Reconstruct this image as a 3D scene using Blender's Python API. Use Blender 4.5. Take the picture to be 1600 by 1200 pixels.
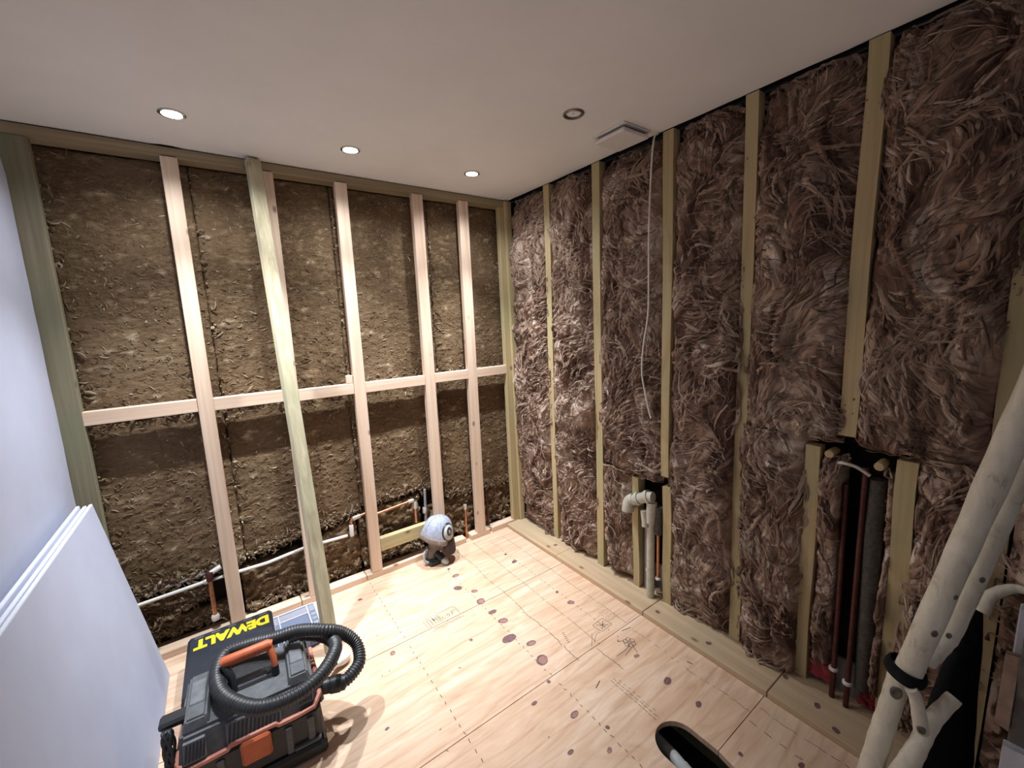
import bpy, bmesh, math, random
import numpy as np
from mathutils import Vector, Matrix

random.seed(7)
for o in list(bpy.data.objects):
    bpy.data.objects.remove(o)
scene = bpy.context.scene
COL = scene.collection
PI = math.pi

# ------------------------------------------------------------------ camera, world, exposure
# room axes: framed wall of bare studs at y = 0, shaggy insulated wall at x = 0, floor z = 0, ceiling z = 2.4
def basis(yaw, pitch, roll):
    fw = Vector((math.sin(yaw) * math.cos(pitch), math.cos(yaw) * math.cos(pitch), math.sin(pitch)))
    rt = Vector((math.cos(yaw), -math.sin(yaw), 0))
    up = rt.cross(fw)
    c, s = math.cos(roll), math.sin(roll)
    return rt * c + up * s, up * c - rt * s, fw

cam_data = bpy.data.cameras.new('camera')
cam = bpy.data.objects.new('camera', cam_data)
COL.objects.link(cam)
r_, u_, f_ = basis(math.radians(35.3666), math.radians(-8.688), math.radians(-2.3748))
m = Matrix.Identity(4)
for i in range(3):
    m[i][0], m[i][1], m[i][2] = r_[i], u_[i], -f_[i]
m.translation = (-1.79244, -2.48639, 1.56833)
cam.matrix_world = m
cam_data.sensor_fit = 'HORIZONTAL'
cam_data.sensor_width = 36
cam_data.lens = 36 * 646.73 / 1600
cam_data.clip_start = 0.02
scene.camera = cam

world = bpy.data.worlds.new('world')
scene.world = world
world.use_nodes = True
bg = world.node_tree.nodes['Background']
bg.inputs[0].default_value = (0.84, 0.89, 1.0, 1)
bg.inputs[1].default_value = 0.31

vs = scene.view_settings
vs.view_transform = 'Standard'
vs.look = 'None'
vs.gamma = 1
vs.use_curve_mapping = False
vs.exposure = 0.28
BEAM_W, SPILL_W = 162.0, 22.0

# ------------------------------------------------------------------ helpers
def tag(o, label=None, cat=None, group=None, kind=None):
    if label: o['label'] = label
    if cat: o['category'] = cat
    if group: o['group'] = group
    if kind: o['kind'] = kind
    return o

def empty(name, loc=(0, 0, 0), rz=0.0, parent=None):
    o = bpy.data.objects.new(name, None)
    o.empty_display_size = 0.05
    COL.objects.link(o)
    o.location = loc
    o.rotation_euler = (0, 0, rz)
    o.parent = parent
    return o

def link(name, mesh, mat=None, parent=None, smooth=True, angle=35):
    o = bpy.data.objects.new(name, mesh)
    COL.objects.link(o)
    if mat: 
        if len(mesh.materials) == 0: mesh.materials.append(mat)
    if smooth:
        mesh.polygons.foreach_set('use_smooth', [True] * len(mesh.polygons))
        if angle: mesh.set_sharp_from_angle(angle=math.radians(angle))
    o.parent = parent
    return o

def frames(pts):
    P = [Vector(p) for p in pts]
    n = len(P)
    T = []
    for i in range(n):
        a = P[max(i - 1, 0)]; b = P[min(i + 1, n - 1)]
        d = (b - a)
        T.append(d.normalized() if d.length > 1e-9 else Vector((0, 0, 1)))
    ref = Vector((0, 0, 1)) if abs(T[0].z) < 0.9 else Vector((1, 0, 0))
    N = [(ref - T[0] * ref.dot(T[0])).normalized()]
    for i in range(1, n):
        q = N[-1] - T[i] * N[-1].dot(T[i])
        N.append(q.normalized())
    return P, T, N

def catmull(pts, k=6):
    P = [Vector(p) for p in pts]
    out = []
    for i in range(len(P) - 1):
        p0 = P[max(i - 1, 0)]; p1 = P[i]; p2 = P[i + 1]; p3 = P[min(i + 2, len(P) - 1)]
        for j in range(k):
            t = j / k
            out.append(0.5 * ((2 * p1) + (p2 - p0) * t + (2 * p0 - 5 * p1 + 4 * p2 - p3) * t * t + (3 * p1 - p0 - 3 * p2 + p3) * t ** 3))
    out.append(P[-1])
    return out

class MB:
    def __init__(s):
        s.v = []; s.f = []
    def add(s, vs_, fs, M=None):
        b = len(s.v)
        for v in vs_:
            v = Vector(v)
            s.v.append(M @ v if M is not None else v)
        for f in fs: s.f.append([b + i for i in f])
        return s
    def box(s, lo, hi, bevel=0.0, M=None, seg=1):
        bm = bmesh.new()
        bmesh.ops.create_cube(bm, size=1)
        for v in bm.verts:
            v.co = Vector([(lo[i] + hi[i]) / 2 + v.co[i] * (hi[i] - lo[i]) for i in range(3)])
        if bevel > 0:
            bmesh.ops.bevel(bm, geom=bm.edges[:], offset=bevel, segments=seg, profile=0.5, affect='EDGES')
        bm.verts.index_update()
        s.add([v.co.copy() for v in bm.verts], [[v.index for v in f.verts] for f in bm.faces], M)
        bm.free()
        return s
    def hexa(s, c8):   # bottom 4 ccw, top 4 ccw
        return s.add(c8, [(3, 2, 1, 0), (4, 5, 6, 7), (0, 1, 5, 4), (1, 2, 6, 5), (2, 3, 7, 6), (3, 0, 4, 7)])
    def tube(s, pts, r, n=10, cap=True, flat=1.0):
        P, T, N = frames(pts)
        R = r if isinstance(r, (list, tuple)) else [r] * len(P)
        vs_ = []; fs = []
        for p, t, nn, rr in zip(P, T, N, R):
            b = t.cross(nn)
            for k in range(n):
                a = 2 * PI * k / n
                vs_.append(p + nn * (math.cos(a) * rr * flat) + b * (math.sin(a) * rr))
        for i in range(len(P) - 1):
            for k in range(n):
                a = i * n + k; c = i * n + (k + 1) % n
                fs.append((a, c, c + n, a + n))
        if cap:
            fs.append(tuple(reversed(range(n))))
            fs.append(tuple(range((len(P) - 1) * n, len(P) * n)))
        return s.add(vs_, fs)
    def lathe(s, prof, n=24, M=None, cap0=True, cap1=True):
        vs_ = []; fs = []
        for (r, z) in prof:
            for k in range(n):
                a = 2 * PI * k / n
                vs_.append((r * math.cos(a), r * math.sin(a), z))
        L = len(prof)
        for i in range(L - 1):
            for k in range(n):
                a = i * n + k; c = i * n + (k + 1) % n
                fs.append((a, c, c + n, a + n))
        if cap0: fs.append(tuple(reversed(range(n))))
        if cap1: fs.append(tuple(range((L - 1) * n, L * n)))
        return s.add(vs_, fs, M)
    def prism(s, poly, z0, z1, M=None):
        n = len(poly)
        vs_ = [(x, y, z0) for x, y in poly] + [(x, y, z1) for x, y in poly]
        fs = [tuple(reversed(range(n))), tuple(range(n, 2 * n))]
        for i in range(n):
            j = (i + 1) % n
            fs.append((i, j, j + n, i + n))
        return s.add(vs_, fs, M)
    def mesh(s, name):
        me = bpy.data.meshes.new(name)
        me.from_pydata([tuple(v) for v in s.v], [], s.f)
        me.update()
        return me
    def build(s, name, mat, parent=None, smooth=True, angle=35):
        return link(name, s.mesh(name), mat, parent, smooth, angle)

def fast_mesh(name, V, Q, attrs=None, uv=None):
    me = bpy.data.meshes.new(name)
    V = np.asarray(V, dtype=np.float32); Q = np.asarray(Q, dtype=np.int32)
    me.vertices.add(len(V)); me.vertices.foreach_set('co', V.ravel())
    me.loops.add(Q.size); me.loops.foreach_set('vertex_index', Q.ravel())
    me.polygons.add(len(Q))
    me.polygons.foreach_set('loop_start', np.arange(0, Q.size, 4, dtype=np.int32))
    me.polygons.foreach_set('use_smooth', np.ones(len(Q), dtype=bool))
    me.update(calc_edges=True)
    if attrs:
        for k, a in attrs.items():
            at = me.attributes.new(k, 'FLOAT', 'POINT')
            at.data.foreach_set('value', np.asarray(a, dtype=np.float32))
    if uv is not None:
        l = me.uv_layers.new(name='fibre')
        l.data.foreach_set('uv', np.asarray(uv, dtype=np.float32)[Q.ravel()].ravel())
    me.validate()
    return me

# ------------------------------------------------------------------ numpy noise
_rs = np.random.RandomState(11)
_TAB = _rs.rand(16, 256, 256).astype(np.float32)
def vn(x, y, s=0):
    x = np.asarray(x, dtype=np.float64); y = np.asarray(y, dtype=np.float64)
    xi = np.floor(x).astype(int); yi = np.floor(y).astype(int)
    fx = x - xi; fy = y - yi
    fx = fx * fx * fx * (fx * (fx * 6 - 15) + 10); fy = fy * fy * fy * (fy * (fy * 6 - 15) + 10)
    t = _TAB[s % 16]
    a = t[xi % 256, yi % 256]; b = t[(xi + 1) % 256, yi % 256]
    c = t[xi % 256, (yi + 1) % 256]; d = t[(xi + 1) % 256, (yi + 1) % 256]
    return (a * (1 - fx) + b * fx) * (1 - fy) + (c * (1 - fx) + d * fx) * fy
def fbm(x, y, o=4, s=0):
    v = 0; a = 0.5; n = 0
    for i in range(o):
        v = v + a * vn(x * 2 ** i + 17.3 * i, y * 2 ** i + 5.1 * i, s + i); n += a; a *= 0.5
    return v / n

# ------------------------------------------------------------------ materials
def new_mat(name):
    mt = bpy.data.materials.new(name); mt.use_nodes = True
    nt = mt.node_tree
    return mt, nt, nt.nodes['Principled BSDF']
def ramp(nt, stops):
    r = nt.nodes.new('ShaderNodeValToRGB')
    el = r.color_ramp.elements
    while len(el) < len(stops): el.new(0.5)
    for e, (p, c) in zip(el, stops):
        e.position = p; e.color = (*c, 1)
    return r
def coords(nt, scale, src='Object', rot=(0, 0, 0)):
    tc = nt.nodes.new('ShaderNodeTexCoord'); mp = nt.nodes.new('ShaderNodeMapping')
    mp.inputs['Scale'].default_value = scale
    mp.inputs['Rotation'].default_value = rot
    nt.links.new(tc.outputs[src], mp.inputs[0])
    return mp.outputs[0]
def noise(nt, vec, scale=1.0, detail=4, rough=0.55, dist=0.0):
    n = nt.nodes.new('ShaderNodeTexNoise')
    n.inputs['Scale'].default_value = scale; n.inputs['Detail'].default_value = detail
    n.inputs['Roughness'].default_value = rough; n.inputs['Distortion'].default_value = dist
    nt.links.new(vec, n.inputs['Vector'])
    return n.outputs['Fac']
def mixc(nt, fac, a, b, mode='MIX'):
    n = nt.nodes.new('ShaderNodeMix'); n.data_type = 'RGBA'; n.blend_type = mode
    for sock, val in ((n.inputs[0], fac), (n.inputs[6], a), (n.inputs[7], b)):
        if isinstance(val, (int, float)): sock.default_value = val
        elif isinstance(val, tuple): sock.default_value = (*val, 1)
        else: nt.links.new(val, sock)
    return n.outputs[2]
def math_n(nt, op, a, b=None, clamp=False):
    n = nt.nodes.new('ShaderNodeMath'); n.operation = op; n.use_clamp = clamp
    for i, val in enumerate((a, b)):
        if val is None: continue
        if isinstance(val, (int, float)): n.inputs[i].default_value = val
        else: nt.links.new(val, n.inputs[i])
    return n.outputs[0]
def bump(nt, b, h, strength=0.3, dist=0.01):
    n = nt.nodes.new('ShaderNodeBump')
    n.inputs['Strength'].default_value = strength; n.inputs['Distance'].default_value = dist
    nt.links.new(h, n.inputs['Height']); nt.links.new(n.outputs[0], b.inputs['Normal'])

def plain(name, col, rough=0.6, metal=0.0, var=0.12, vs_=30.0, bmp=0.0, spec=0.5):
    mt, nt, b = new_mat(name)
    v = coords(nt, (1, 1, 1))
    n = noise(nt, v, vs_, 4, 0.6)
    c2 = tuple(max(0, c * (1 - var)) for c in col); c1 = tuple(min(1, c * (1 + var)) for c in col)
    r = ramp(nt, [(0.3, c2), (0.7, c1)])
    nt.links.new(n, r.inputs[0]); nt.links.new(r.outputs[0], b.inputs['Base Color'])
    b.inputs['Roughness'].default_value = rough; b.inputs['Metallic'].default_value = metal
    b.inputs['Specular IOR Level'].default_value = spec
    if bmp: bump(nt, b, noise(nt, v, vs_ * 4, 3), bmp, 0.003)
    return mt

def wood(name, dark, light, axis=2, knots=True, rough=0.75, green=None, bands=22.0):
    mt, nt, b = new_mat(name)
    sc = [38.0, 38.0, 38.0]; sc[axis] = 1.1
    v = coords(nt, tuple(sc))
    n = noise(nt, v, 1.0, 5, 0.6, 0.6)
    r = ramp(nt, [(0.25, dark), (0.5, tuple((a + c) / 2 for a, c in zip(dark, light))), (0.72, light)])
    nt.links.new(n, r.inputs[0])
    col = r.outputs[0]
    big = noise(nt, coords(nt, (2.2, 2.2, 2.2)), 1.0, 3, 0.5)
    if green:
        rr = ramp(nt, [(0.42, (0, 0, 0)), (0.66, (1, 1, 1))])
        nt.links.new(big, rr.inputs[0])
        col = mixc(nt, math_n(nt, 'MULTIPLY', rr.outputs[0], 0.7), col, green)
    if knots:
        ks = [11.0, 11.0, 11.0]; ks[axis] = 6.0
        vo = nt.nodes.new('ShaderNodeTexVoronoi'); vo.inputs['Scale'].default_value = 1.0
        nt.links.new(coords(nt, tuple(ks)), vo.inputs['Vector'])
        rk = ramp(nt, [(0.06, (1, 1, 1)), (0.15, (0, 0, 0))])
        nt.links.new(vo.outputs['Distance'], rk.inputs[0])
        sep = nt.nodes.new('ShaderNodeSeparateColor'); nt.links.new(vo.outputs['Color'], sep.inputs[0])
        gate = math_n(nt, 'GREATER_THAN', sep.outputs[0], 0.48)
        k = math_n(nt, 'MULTIPLY', math_n(nt, 'MULTIPLY', rk.outputs[0], gate), 0.75)
        col = mixc(nt, k, col, (0.13, 0.06, 0.03))
    nt.links.new(col, b.inputs['Base Color'])
    b.inputs['Roughness'].default_value = rough
    b.inputs['Specular IOR Level'].default_value = 0.25
    bump(nt, b, n, 0.12, 0.004)
    return mt

PINE_L, PINE_D = (0.80, 0.63, 0.49), (0.60, 0.42, 0.29)
TRT_L, TRT_D = (0.60, 0.48, 0.28), (0.40, 0.30, 0.15)
M = {}
for ax, nm in enumerate('xyz'):
    M['pine_' + nm] = wood('fresh_pine_' + nm, PINE_D, PINE_L, ax)
    M['treated_' + nm] = wood('treated_timber_' + nm, TRT_D, TRT_L, ax, green=(0.42, 0.39, 0.21))
M['old_z'] = wood('weathered_timber', (0.17, 0.14, 0.09), (0.30, 0.26, 0.17), 2, green=(0.20, 0.21, 0.13))
M['post_z'] = wood('grey_green_timber', (0.30, 0.25, 0.15), (0.66, 0.58, 0.40), 2, green=(0.46, 0.45, 0.30))
M['plate_x'] = wood('top_plate_timber', (0.24, 0.18, 0.11), (0.42, 0.33, 0.21), 0, green=(0.33, 0.29, 0.17))
M['board_y'] = wood('floor_edge_board', (0.44, 0.30, 0.18), (0.62, 0.46, 0.30), 1, green=(0.46, 0.37, 0.24))

def plywood():
    mt, nt, b = new_mat('plywood_face')
    v = coords(nt, (2.2, 9.0, 1.0))
    n1 = noise(nt, v, 1.0, 5, 0.55, 2.6)
    n2 = noise(nt, coords(nt, (5.0, 60.0, 1.0)), 1.0, 4, 0.6, 0.4)
    r1 = ramp(nt, [(0.25, (0.56, 0.375, 0.25)), (0.45, (0.67, 0.485, 0.345)), (0.6, (0.72, 0.545, 0.405)), (0.78, (0.79, 0.64, 0.51))])
    nt.links.new(n1, r1.inputs[0])
    r2 = ramp(nt, [(0.3, (0.88, 0.83, 0.79)), (0.6, (1, 1, 1))])
    nt.links.new(n2, r2.inputs[0])
    col = mixc(nt, 0.75, r1.outputs[0], r2.outputs[0], 'MULTIPLY')
    wv = nt.nodes.new('ShaderNodeTexWave'); wv.wave_type = 'BANDS'; wv.bands_direction = 'Y'
    wv.inputs['Scale'].default_value = 2.6; wv.inputs['Distortion'].default_value = 9.0; wv.inputs['Detail'].default_value = 3.0
    wv.inputs['Detail Scale'].default_value = 0.7
    nt.links.new(coords(nt, (0.45, 1.6, 1.0)), wv.inputs['Vector'])
    rw_ = ramp(nt, [(0.0, (0.72, 0.62, 0.55)), (0.06, (0.95, 0.91, 0.88)), (0.14, (1, 1, 1))])
    nt.links.new(wv.outputs['Fac'], rw_.inputs[0])
    col = mixc(nt, 0.38, col, rw_.outputs[0], 'MULTIPLY')
    big = noise(nt, coords(nt, (1.7, 1.7, 1.0)), 1.0, 2, 0.5)
    r3 = ramp(nt, [(0.35, (1.0, 0.93, 0.88)), (0.7, (1, 1, 1))])
    nt.links.new(big, r3.inputs[0])
    col = mixc(nt, 1.0, col, r3.outputs[0], 'MULTIPLY')
    nt.links.new(col, b.inputs['Base Color'])
    b.inputs['Roughness'].default_value = 0.62
    b.inputs['Specular IOR Level'].default_value = 0.3
    bump(nt, b, n2, 0.06, 0.003)
    return mt
M['ply'] = plywood()
M['knot'] = plain('plywood_knot', (0.17, 0.085, 0.085), 0.6, var=0.45, vs_=90)
M['knot_ring'] = plain('plywood_knot_rim', (0.33, 0.17, 0.13), 0.6, var=0.4, vs_=120)
M['ink'] = plain('stamped_ink', (0.11, 0.075, 0.06), 0.7, var=0.3, vs_=200)
M['plaster'] = plain('painted_plaster', (0.49, 0.52, 0.65), 0.75, var=0.04, vs_=5, bmp=0.05)
M['ceiling'] = plain('ceiling_paint', (0.84, 0.835, 0.83), 0.85, var=0.03, vs_=3, bmp=0.08)
M['board_face'] = plain('plasterboard_paper', (0.49, 0.52, 0.65), 0.8, var=0.04, vs_=6)
M['board_edge'] = plain('plasterboard_edge', (0.66, 0.68, 0.74), 0.8, var=0.05, vs_=40)
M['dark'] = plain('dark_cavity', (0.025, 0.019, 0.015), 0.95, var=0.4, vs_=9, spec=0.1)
M['grey_sheath'] = plain('grey_sheathing', (0.20, 0.19, 0.18), 0.9, var=0.4, vs_=14)
M['red_film'] = plain('red_film', (0.30, 0.022, 0.035), 0.45, var=0.4, vs_=20)
M['chrome'] = plain('brushed_chrome', (0.55, 0.54, 0.53), 0.25, 1.0, var=0.05)
M['bronze'] = plain('dark_chrome', (0.20, 0.185, 0.17), 0.3, 0.9, var=0.1)
M['lens_off'] = plain('unlit_lens', (0.10, 0.095, 0.09), 0.2, var=0.3, vs_=60)
M['vent'] = plain('vent_plastic', (0.76, 0.73, 0.70), 0.5, var=0.03)
M['vent_dark'] = plain('vent_slot_grey', (0.22, 0.21, 0.20), 0.7)
M['black'] = plain('black_plastic', (0.018, 0.019, 0.021), 0.45, var=0.25)
M['charcoal'] = plain('charcoal_plastic', (0.085, 0.090, 0.098), 0.55, var=0.25, vs_=40, bmp=0.15)
M['charcoal2'] = plain('lighter_charcoal_plastic', (0.13, 0.135, 0.145), 0.6, var=0.25, vs_=40)
M['hose'] = plain('hose_rubber', (0.030, 0.031, 0.034), 0.42, var=0.2)
M['orange'] = plain('orange_plastic', (0.50, 0.115, 0.04), 0.5, var=0.15)
M['orange_dusty'] = plain('dusty_orange_plastic', (0.50, 0.20, 0.14), 0.65, var=0.2)
M['yellow'] = plain('yellow_print', (0.78, 0.60, 0.02), 0.5, var=0.05)
M['navy'] = plain('dark_navy_case', (0.018, 0.022, 0.032), 0.5, var=0.2)
M['rail'] = plain('frosted_plastic', (0.55, 0.60, 0.70), 0.3)
M['tray'] = plain('smoky_tray_plastic', (0.20, 0.22, 0.27), 0.4)
M['bluegrey'] = plain('blue_grey_plastic', (0.17, 0.21, 0.29), 0.5)
M['white_pl'] = plain('white_plastic', (0.74, 0.73, 0.68), 0.5, var=0.1, vs_=20)
M['dirty_pvc'] = plain('dusty_white_pvc', (0.52, 0.50, 0.41), 0.6, var=0.18, vs_=25)
M['grey_pipe'] = plain('grey_plastic_pipe', (0.26, 0.25, 0.26), 0.6, var=0.2, vs_=30)
M['copper'] = plain('tarnished_copper', (0.52, 0.24, 0.13), 0.38, 0.85, var=0.3, vs_=40)
M['copper_dark'] = plain('dull_dark_copper', (0.10, 0.035, 0.028), 0.5, 0.6, var=0.3, vs_=40)
M['solder'] = plain('solder_joint', (0.62, 0.58, 0.52), 0.45, 0.6, var=0.2, vs_=60)
M['foam'] = plain('pipe_foam', (0.075, 0.068, 0.055), 0.95, var=0.4, vs_=80, bmp=0.5)
M['cable'] = plain('cream_cable', (0.78, 0.73, 0.62), 0.5, var=0.04)
M['cap_cloth'] = plain('grey_cotton', (0.34, 0.37, 0.46), 0.9, var=0.18, vs_=60, bmp=0.2)
M['cap_dirt_shade'] = plain('stained_shaded_cotton', (0.24, 0.19, 0.16), 0.9, var=0.25, vs_=60)
M['plum'] = plain('dark_plum_cloth', (0.05, 0.032, 0.036), 0.9, var=0.3)
M['greybrown'] = plain('grey_brown_plastic', (0.15, 0.125, 0.105), 0.6, var=0.2)
M['pale_grey'] = plain('pale_grey_rubber', (0.42, 0.43, 0.42), 0.6, var=0.15)
M['red'] = plain('red_plastic', (0.62, 0.05, 0.09), 0.45)
M['bag'] = plain('black_fabric', (0.010, 0.010, 0.011), 0.9, var=0.4, vs_=60, spec=0.15)
M['warm_block'] = plain('warm_lit_wood_block', (0.36, 0.24, 0.17), 0.8, var=0.25, vs_=30)  # warm light falling on a grey wood block, put into its colour
M['grey_stub'] = plain('grey_rough_timber', (0.16, 0.145, 0.12), 0.85, var=0.35, vs_=20, bmp=0.3)
M['paleyel'] = plain('pale_yellow_timber_end', (0.52, 0.40, 0.20), 0.8)

def pole_mat():
    mt, nt, b = new_mat('pale_bark')
    n = noise(nt, coords(nt, (22, 22, 9)), 1.0, 5, 0.65, 0.8)
    r = ramp(nt, [(0.26, (0.30, 0.26, 0.18)), (0.40, (0.60, 0.555, 0.44)), (0.7, (0.76, 0.72, 0.60))])
    nt.links.new(n, r.inputs[0]); nt.links.new(r.outputs[0], b.inputs['Base Color'])
    b.inputs['Roughness'].default_value = 0.75
    bump(nt, b, n, 0.3, 0.004)
    return mt
M['pole'] = pole_mat()
M['pole_knot'] = plain('bark_knot', (0.13, 0.115, 0.09), 0.8, var=0.4, vs_=80)

def emit(name, col, s):
    mt, nt, b = new_mat(name)
    b.inputs['Base Color'].default_value = (*col, 1)
    b.inputs['Emission Color'].default_value = (*col, 1)
    b.inputs['Emission Strength'].default_value = s
    return mt
M['lens_on'] = emit('lit_led_lens', (0.9, 0.94, 1.0), 30.0)

def clear():
    mt, nt, b = new_mat('clear_plastic')
    b.inputs['Base Color'].default_value = (0.62, 0.68, 0.80, 1)
    b.inputs['Roughness'].default_value = 0.15
    tr = nt.nodes.new('ShaderNodeBsdfTransparent'); tr.inputs[0].default_value = (0.80, 0.84, 0.92, 1)
    mx = nt.nodes.new('ShaderNodeMixShader'); mx.inputs[0].default_value = 0.14
    nt.links.new(tr.outputs[0], mx.inputs[1]); nt.links.new(b.outputs[0], mx.inputs[2])
    nt.links.new(mx.outputs[0], nt.nodes['Material Output'].inputs[0])
    return mt
M['clear'] = clear()

def wool(name, cols, streak=(1.0, 1.0), bstr=0.6):
    mt, nt, b = new_mat(name)
    uv = nt.nodes.new('ShaderNodeUVMap'); uv.uv_map = 'fibre'
    mp = nt.nodes.new('ShaderNodeMapping'); mp.inputs['Scale'].default_value = (*streak, 1)
    nt.links.new(uv.outputs[0], mp.inputs[0])
    n = noise(nt, mp.outputs[0], 1.0, 5, 0.65, 0.7)
    at = nt.nodes.new('ShaderNodeAttribute'); at.attribute_name = 'pale'
    big = noise(nt, coords(nt, (3, 3, 3)), 1.0, 3, 0.5)
    f = math_n(nt, 'ADD', math_n(nt, 'MULTIPLY', n, 0.75), math_n(nt, 'MULTIPLY', at.outputs['Fac'], 0.62))
    f = math_n(nt, 'ADD', f, math_n(nt, 'MULTIPLY', math_n(nt, 'SUBTRACT', big, 0.5), 0.35))
    r = ramp(nt, cols)
    nt.links.new(f, r.inputs[0]); nt.links.new(r.outputs[0], b.inputs['Base Color'])
    b.inputs['Roughness'].default_value = 0.9
    b.inputs['Specular IOR Level'].default_value = 0.15
    bump(nt, b, n, bstr, 0.012)
    return mt
M['wool'] = wool('glass_wool', [(0.20, (0.100, 0.058, 0.043)), (0.42, (0.275, 0.172, 0.122)), (0.66, (0.47, 0.34, 0.255)), (0.95, (0.76, 0.64, 0.54))])
M['slab'] = wool('mineral_wool_slab', [(0.20, (0.085, 0.052, 0.028)), (0.44, (0.180, 0.118, 0.066)), (0.70, (0.250, 0.175, 0.105)), (1.0, (0.52, 0.43, 0.31))], bstr=0.6)

# ------------------------------------------------------------------ the setting: floor
floor = empty('floor'); tag(floor, 'pale plywood sheet floor with knots and printed guide lines', kind='structure')
XL = -2.36
JY = [0.16, -0.626, -1.236, -1.846, -2.456, -3.30]
hole_c, hole_r, hole_y0 = -0.575, 0.083, -1.742      # slot with a round end, running towards the camera
def sheet(y0, y1):
    g = 0.0016
    a, b = y0 - g, y1 + g
    x0, x1 = XL - 0.02, 0.12
    poly = [(x0, a), (x0, b), (x1, b), (x1, a)]
    if y0 == -1.236:
        arc = [(hole_c - hole_r * 1.02, b)]
        for k in range(17):
            t = PI - PI * k / 16
            arc.append((hole_c + hole_r * math.cos(t), hole_y0 + hole_r * math.sin(t)))
        arc.append((hole_c + hole_r * 1.02, b))
        poly = [(x0, a), (x0, b)] + arc + [(x1, b), (x1, a)]
    if y0 == -1.846:
        cut = [(hole_c + hole_r * 1.02, a), (hole_c + hole_r * 0.80, a - 0.10), (hole_c + hole_r * 0.65, a - 0.24),
               (hole_c - hole_r * 0.9, a - 0.24), (hole_c - hole_r * 1.02, a)]
        poly = [(x0, a), (x0, b), (x1, b), (x1, a)] + cut
    return MB().prism(poly, -0.022, 0.0).build('plywood_sheet', M['ply'], floor, smooth=False)
sheets = [sheet(JY[i], JY[i + 1]) for i in range(5)]
MB().box((XL - 0.05, -3.3, -0.32), (0.15, 0.2, -0.30)).build('subfloor', M['dark'], floor, smooth=False)
for jx in (-2.1, -1.7, -1.28, -0.86, -0.36, 0.0):
    MB().box((jx - 0.024, -3.3, -0.20), (jx + 0.024, 0.2, -0.023)).build('joist', M['old_z'], floor, smooth=False)

def sheet_of(y):
    for i in range(5):
        if JY[i] >= y > JY[i + 1]: return sheets[i]
    return sheets[4]
# knots in the veneer, each a flat blotch of irregular outline
knots = [(-1.283, -0.151, 9, 0), (-0.737, -0.302, 15, 1), (-0.785, -0.42, 19, 0), (-0.722, -0.508, 14, 1), (-0.74, -0.61, 20, 1), (-0.735, -0.724, 16, 0),
         (-0.728, -0.816, 18, 1), (-0.774, -0.936, 25, 0), (-0.707, -1.029, 17, 1), (-0.73, -1.14, 24, 1), (-1.271, -0.661, 11, 1), (-0.929, -0.826, 7, 0),
         (-0.361, -0.413, 14, 0), (-0.357, -0.306, 8, 0), (-0.35, -0.82, 8, 0), (-0.35, -0.935, 14, 1), (-0.897, -1.29, 9, 0), (-0.801, -1.427, 13, 1),
         (-0.783, -1.248, 7, 0), (-0.739, -0.211, 8, 0), (-1.423, -1.019, 6, 0), (-0.37, -1.395, 10, 1), (-0.376, -1.562, 15, 0), (-0.375, -1.703, 11, 0),
         (-0.915, -1.524, 9, 0), (-0.798, -1.606, 9, 1), (-0.738, -1.544, 7, 0), (-0.44, -1.9, 7, 0), (-0.313, -2.045, 9, 0)]
def blob(x, y, r, z, n=14, ecc=1.0, jit=0.16):
    vs_ = []
    ph = random.random() * 6
    for k in range(n):
        a = 2 * PI * k / n
        rr = r * (1 + jit * math.sin(2 * a + ph) + random.uniform(-0.06, 0.06))
        vs_.append((x + rr * ecc * math.cos(a), y + rr * math.sin(a), z))
    return vs_
for (x, y, r, ring) in knots:
    r *= 0.0011
    sh = sheet_of(y)
    kb = MB(); v = blob(x, y, r, 0.0004, 14, 1.25)
    kb.add(v, [tuple(range(14))])
    ko = kb.build('knot', M['knot_ring'] if ring else M['knot'], sh, smooth=False)
    if ring and r > 0.012:
        # dark crescent rim
        inner = [(x + (a - x) * 0.74 + r * 0.12, y + (b - y) * 0.74 - r * 0.1, 0.0008) for a, b, c in v]
        rm = MB(); rm.add([(a, b, 0.0008) for a, b, c in v] + inner, [(k, (k + 1) % 14, 14 + (k + 1) % 14, 14 + k) for k in range(14)])
        me = rm.mesh('knot'); me.materials.append(M['knot'])
        # the rim belongs to the same blotch: join by appending its faces
        bm = bmesh.new(); bm.from_mesh(ko.data); n0 = len(bm.faces)
        bm.from_mesh(me)
        bm.faces.ensure_lookup_table()
        for f in bm.faces[n0:]: f.material_index = 1
        bm.to_mesh(ko.data); bm.free(); ko.data.materials.append(M['knot'])

# printed guide lines and stamps, one mesh of flat ink per sheet
inks = {}
def ink_for(y):
    s = sheet_of(y)
    return inks.setdefault(s.name, (s, MB()))[1]
def stroke(p, q, w, z=0.0005):
    p, q = Vector((*p, z)), Vector((*q, z))
    d = (q - p); L = d.length
    if L < 1e-6: return
    d /= L; nrm = Vector((-d.y, d.x, 0)) * (w / 2)
    ink_for((p.y + q.y) / 2).add([p - nrm, q - nrm, q + nrm, p + nrm], [(0, 1, 2, 3)])
def poly_stroke(pts, w):
    for a, b in zip(pts[:-1], pts[1:]): stroke(a, b, w)
def dashed(x, y0, y1, on, off, w, jit=0.002):
    y = y0
    while y > y1:
        e = max(y - on * random.uniform(0.7, 1.1), y1)
        if not any(abs(y - j) < 0.012 for j in JY): stroke((x + random.uniform(-jit, jit), y), (x + random.uniform(-jit, jit), e), w)
        y = e - off * random.uniform(0.8, 1.2)
def squiggle(x, y0, y1, amp, w, skip=0.06):
    y = y0; px = x
    while y > y1:
        ny = y - 0.013
        nx = x + amp * math.sin(y * 17) * 0.4 + amp * random.uniform(-1, 1) * 0.32
        if random.random() > skip: stroke((px, y), (nx, ny), w * random.uniform(0.7, 1.1))
        px, y = nx, ny
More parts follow.
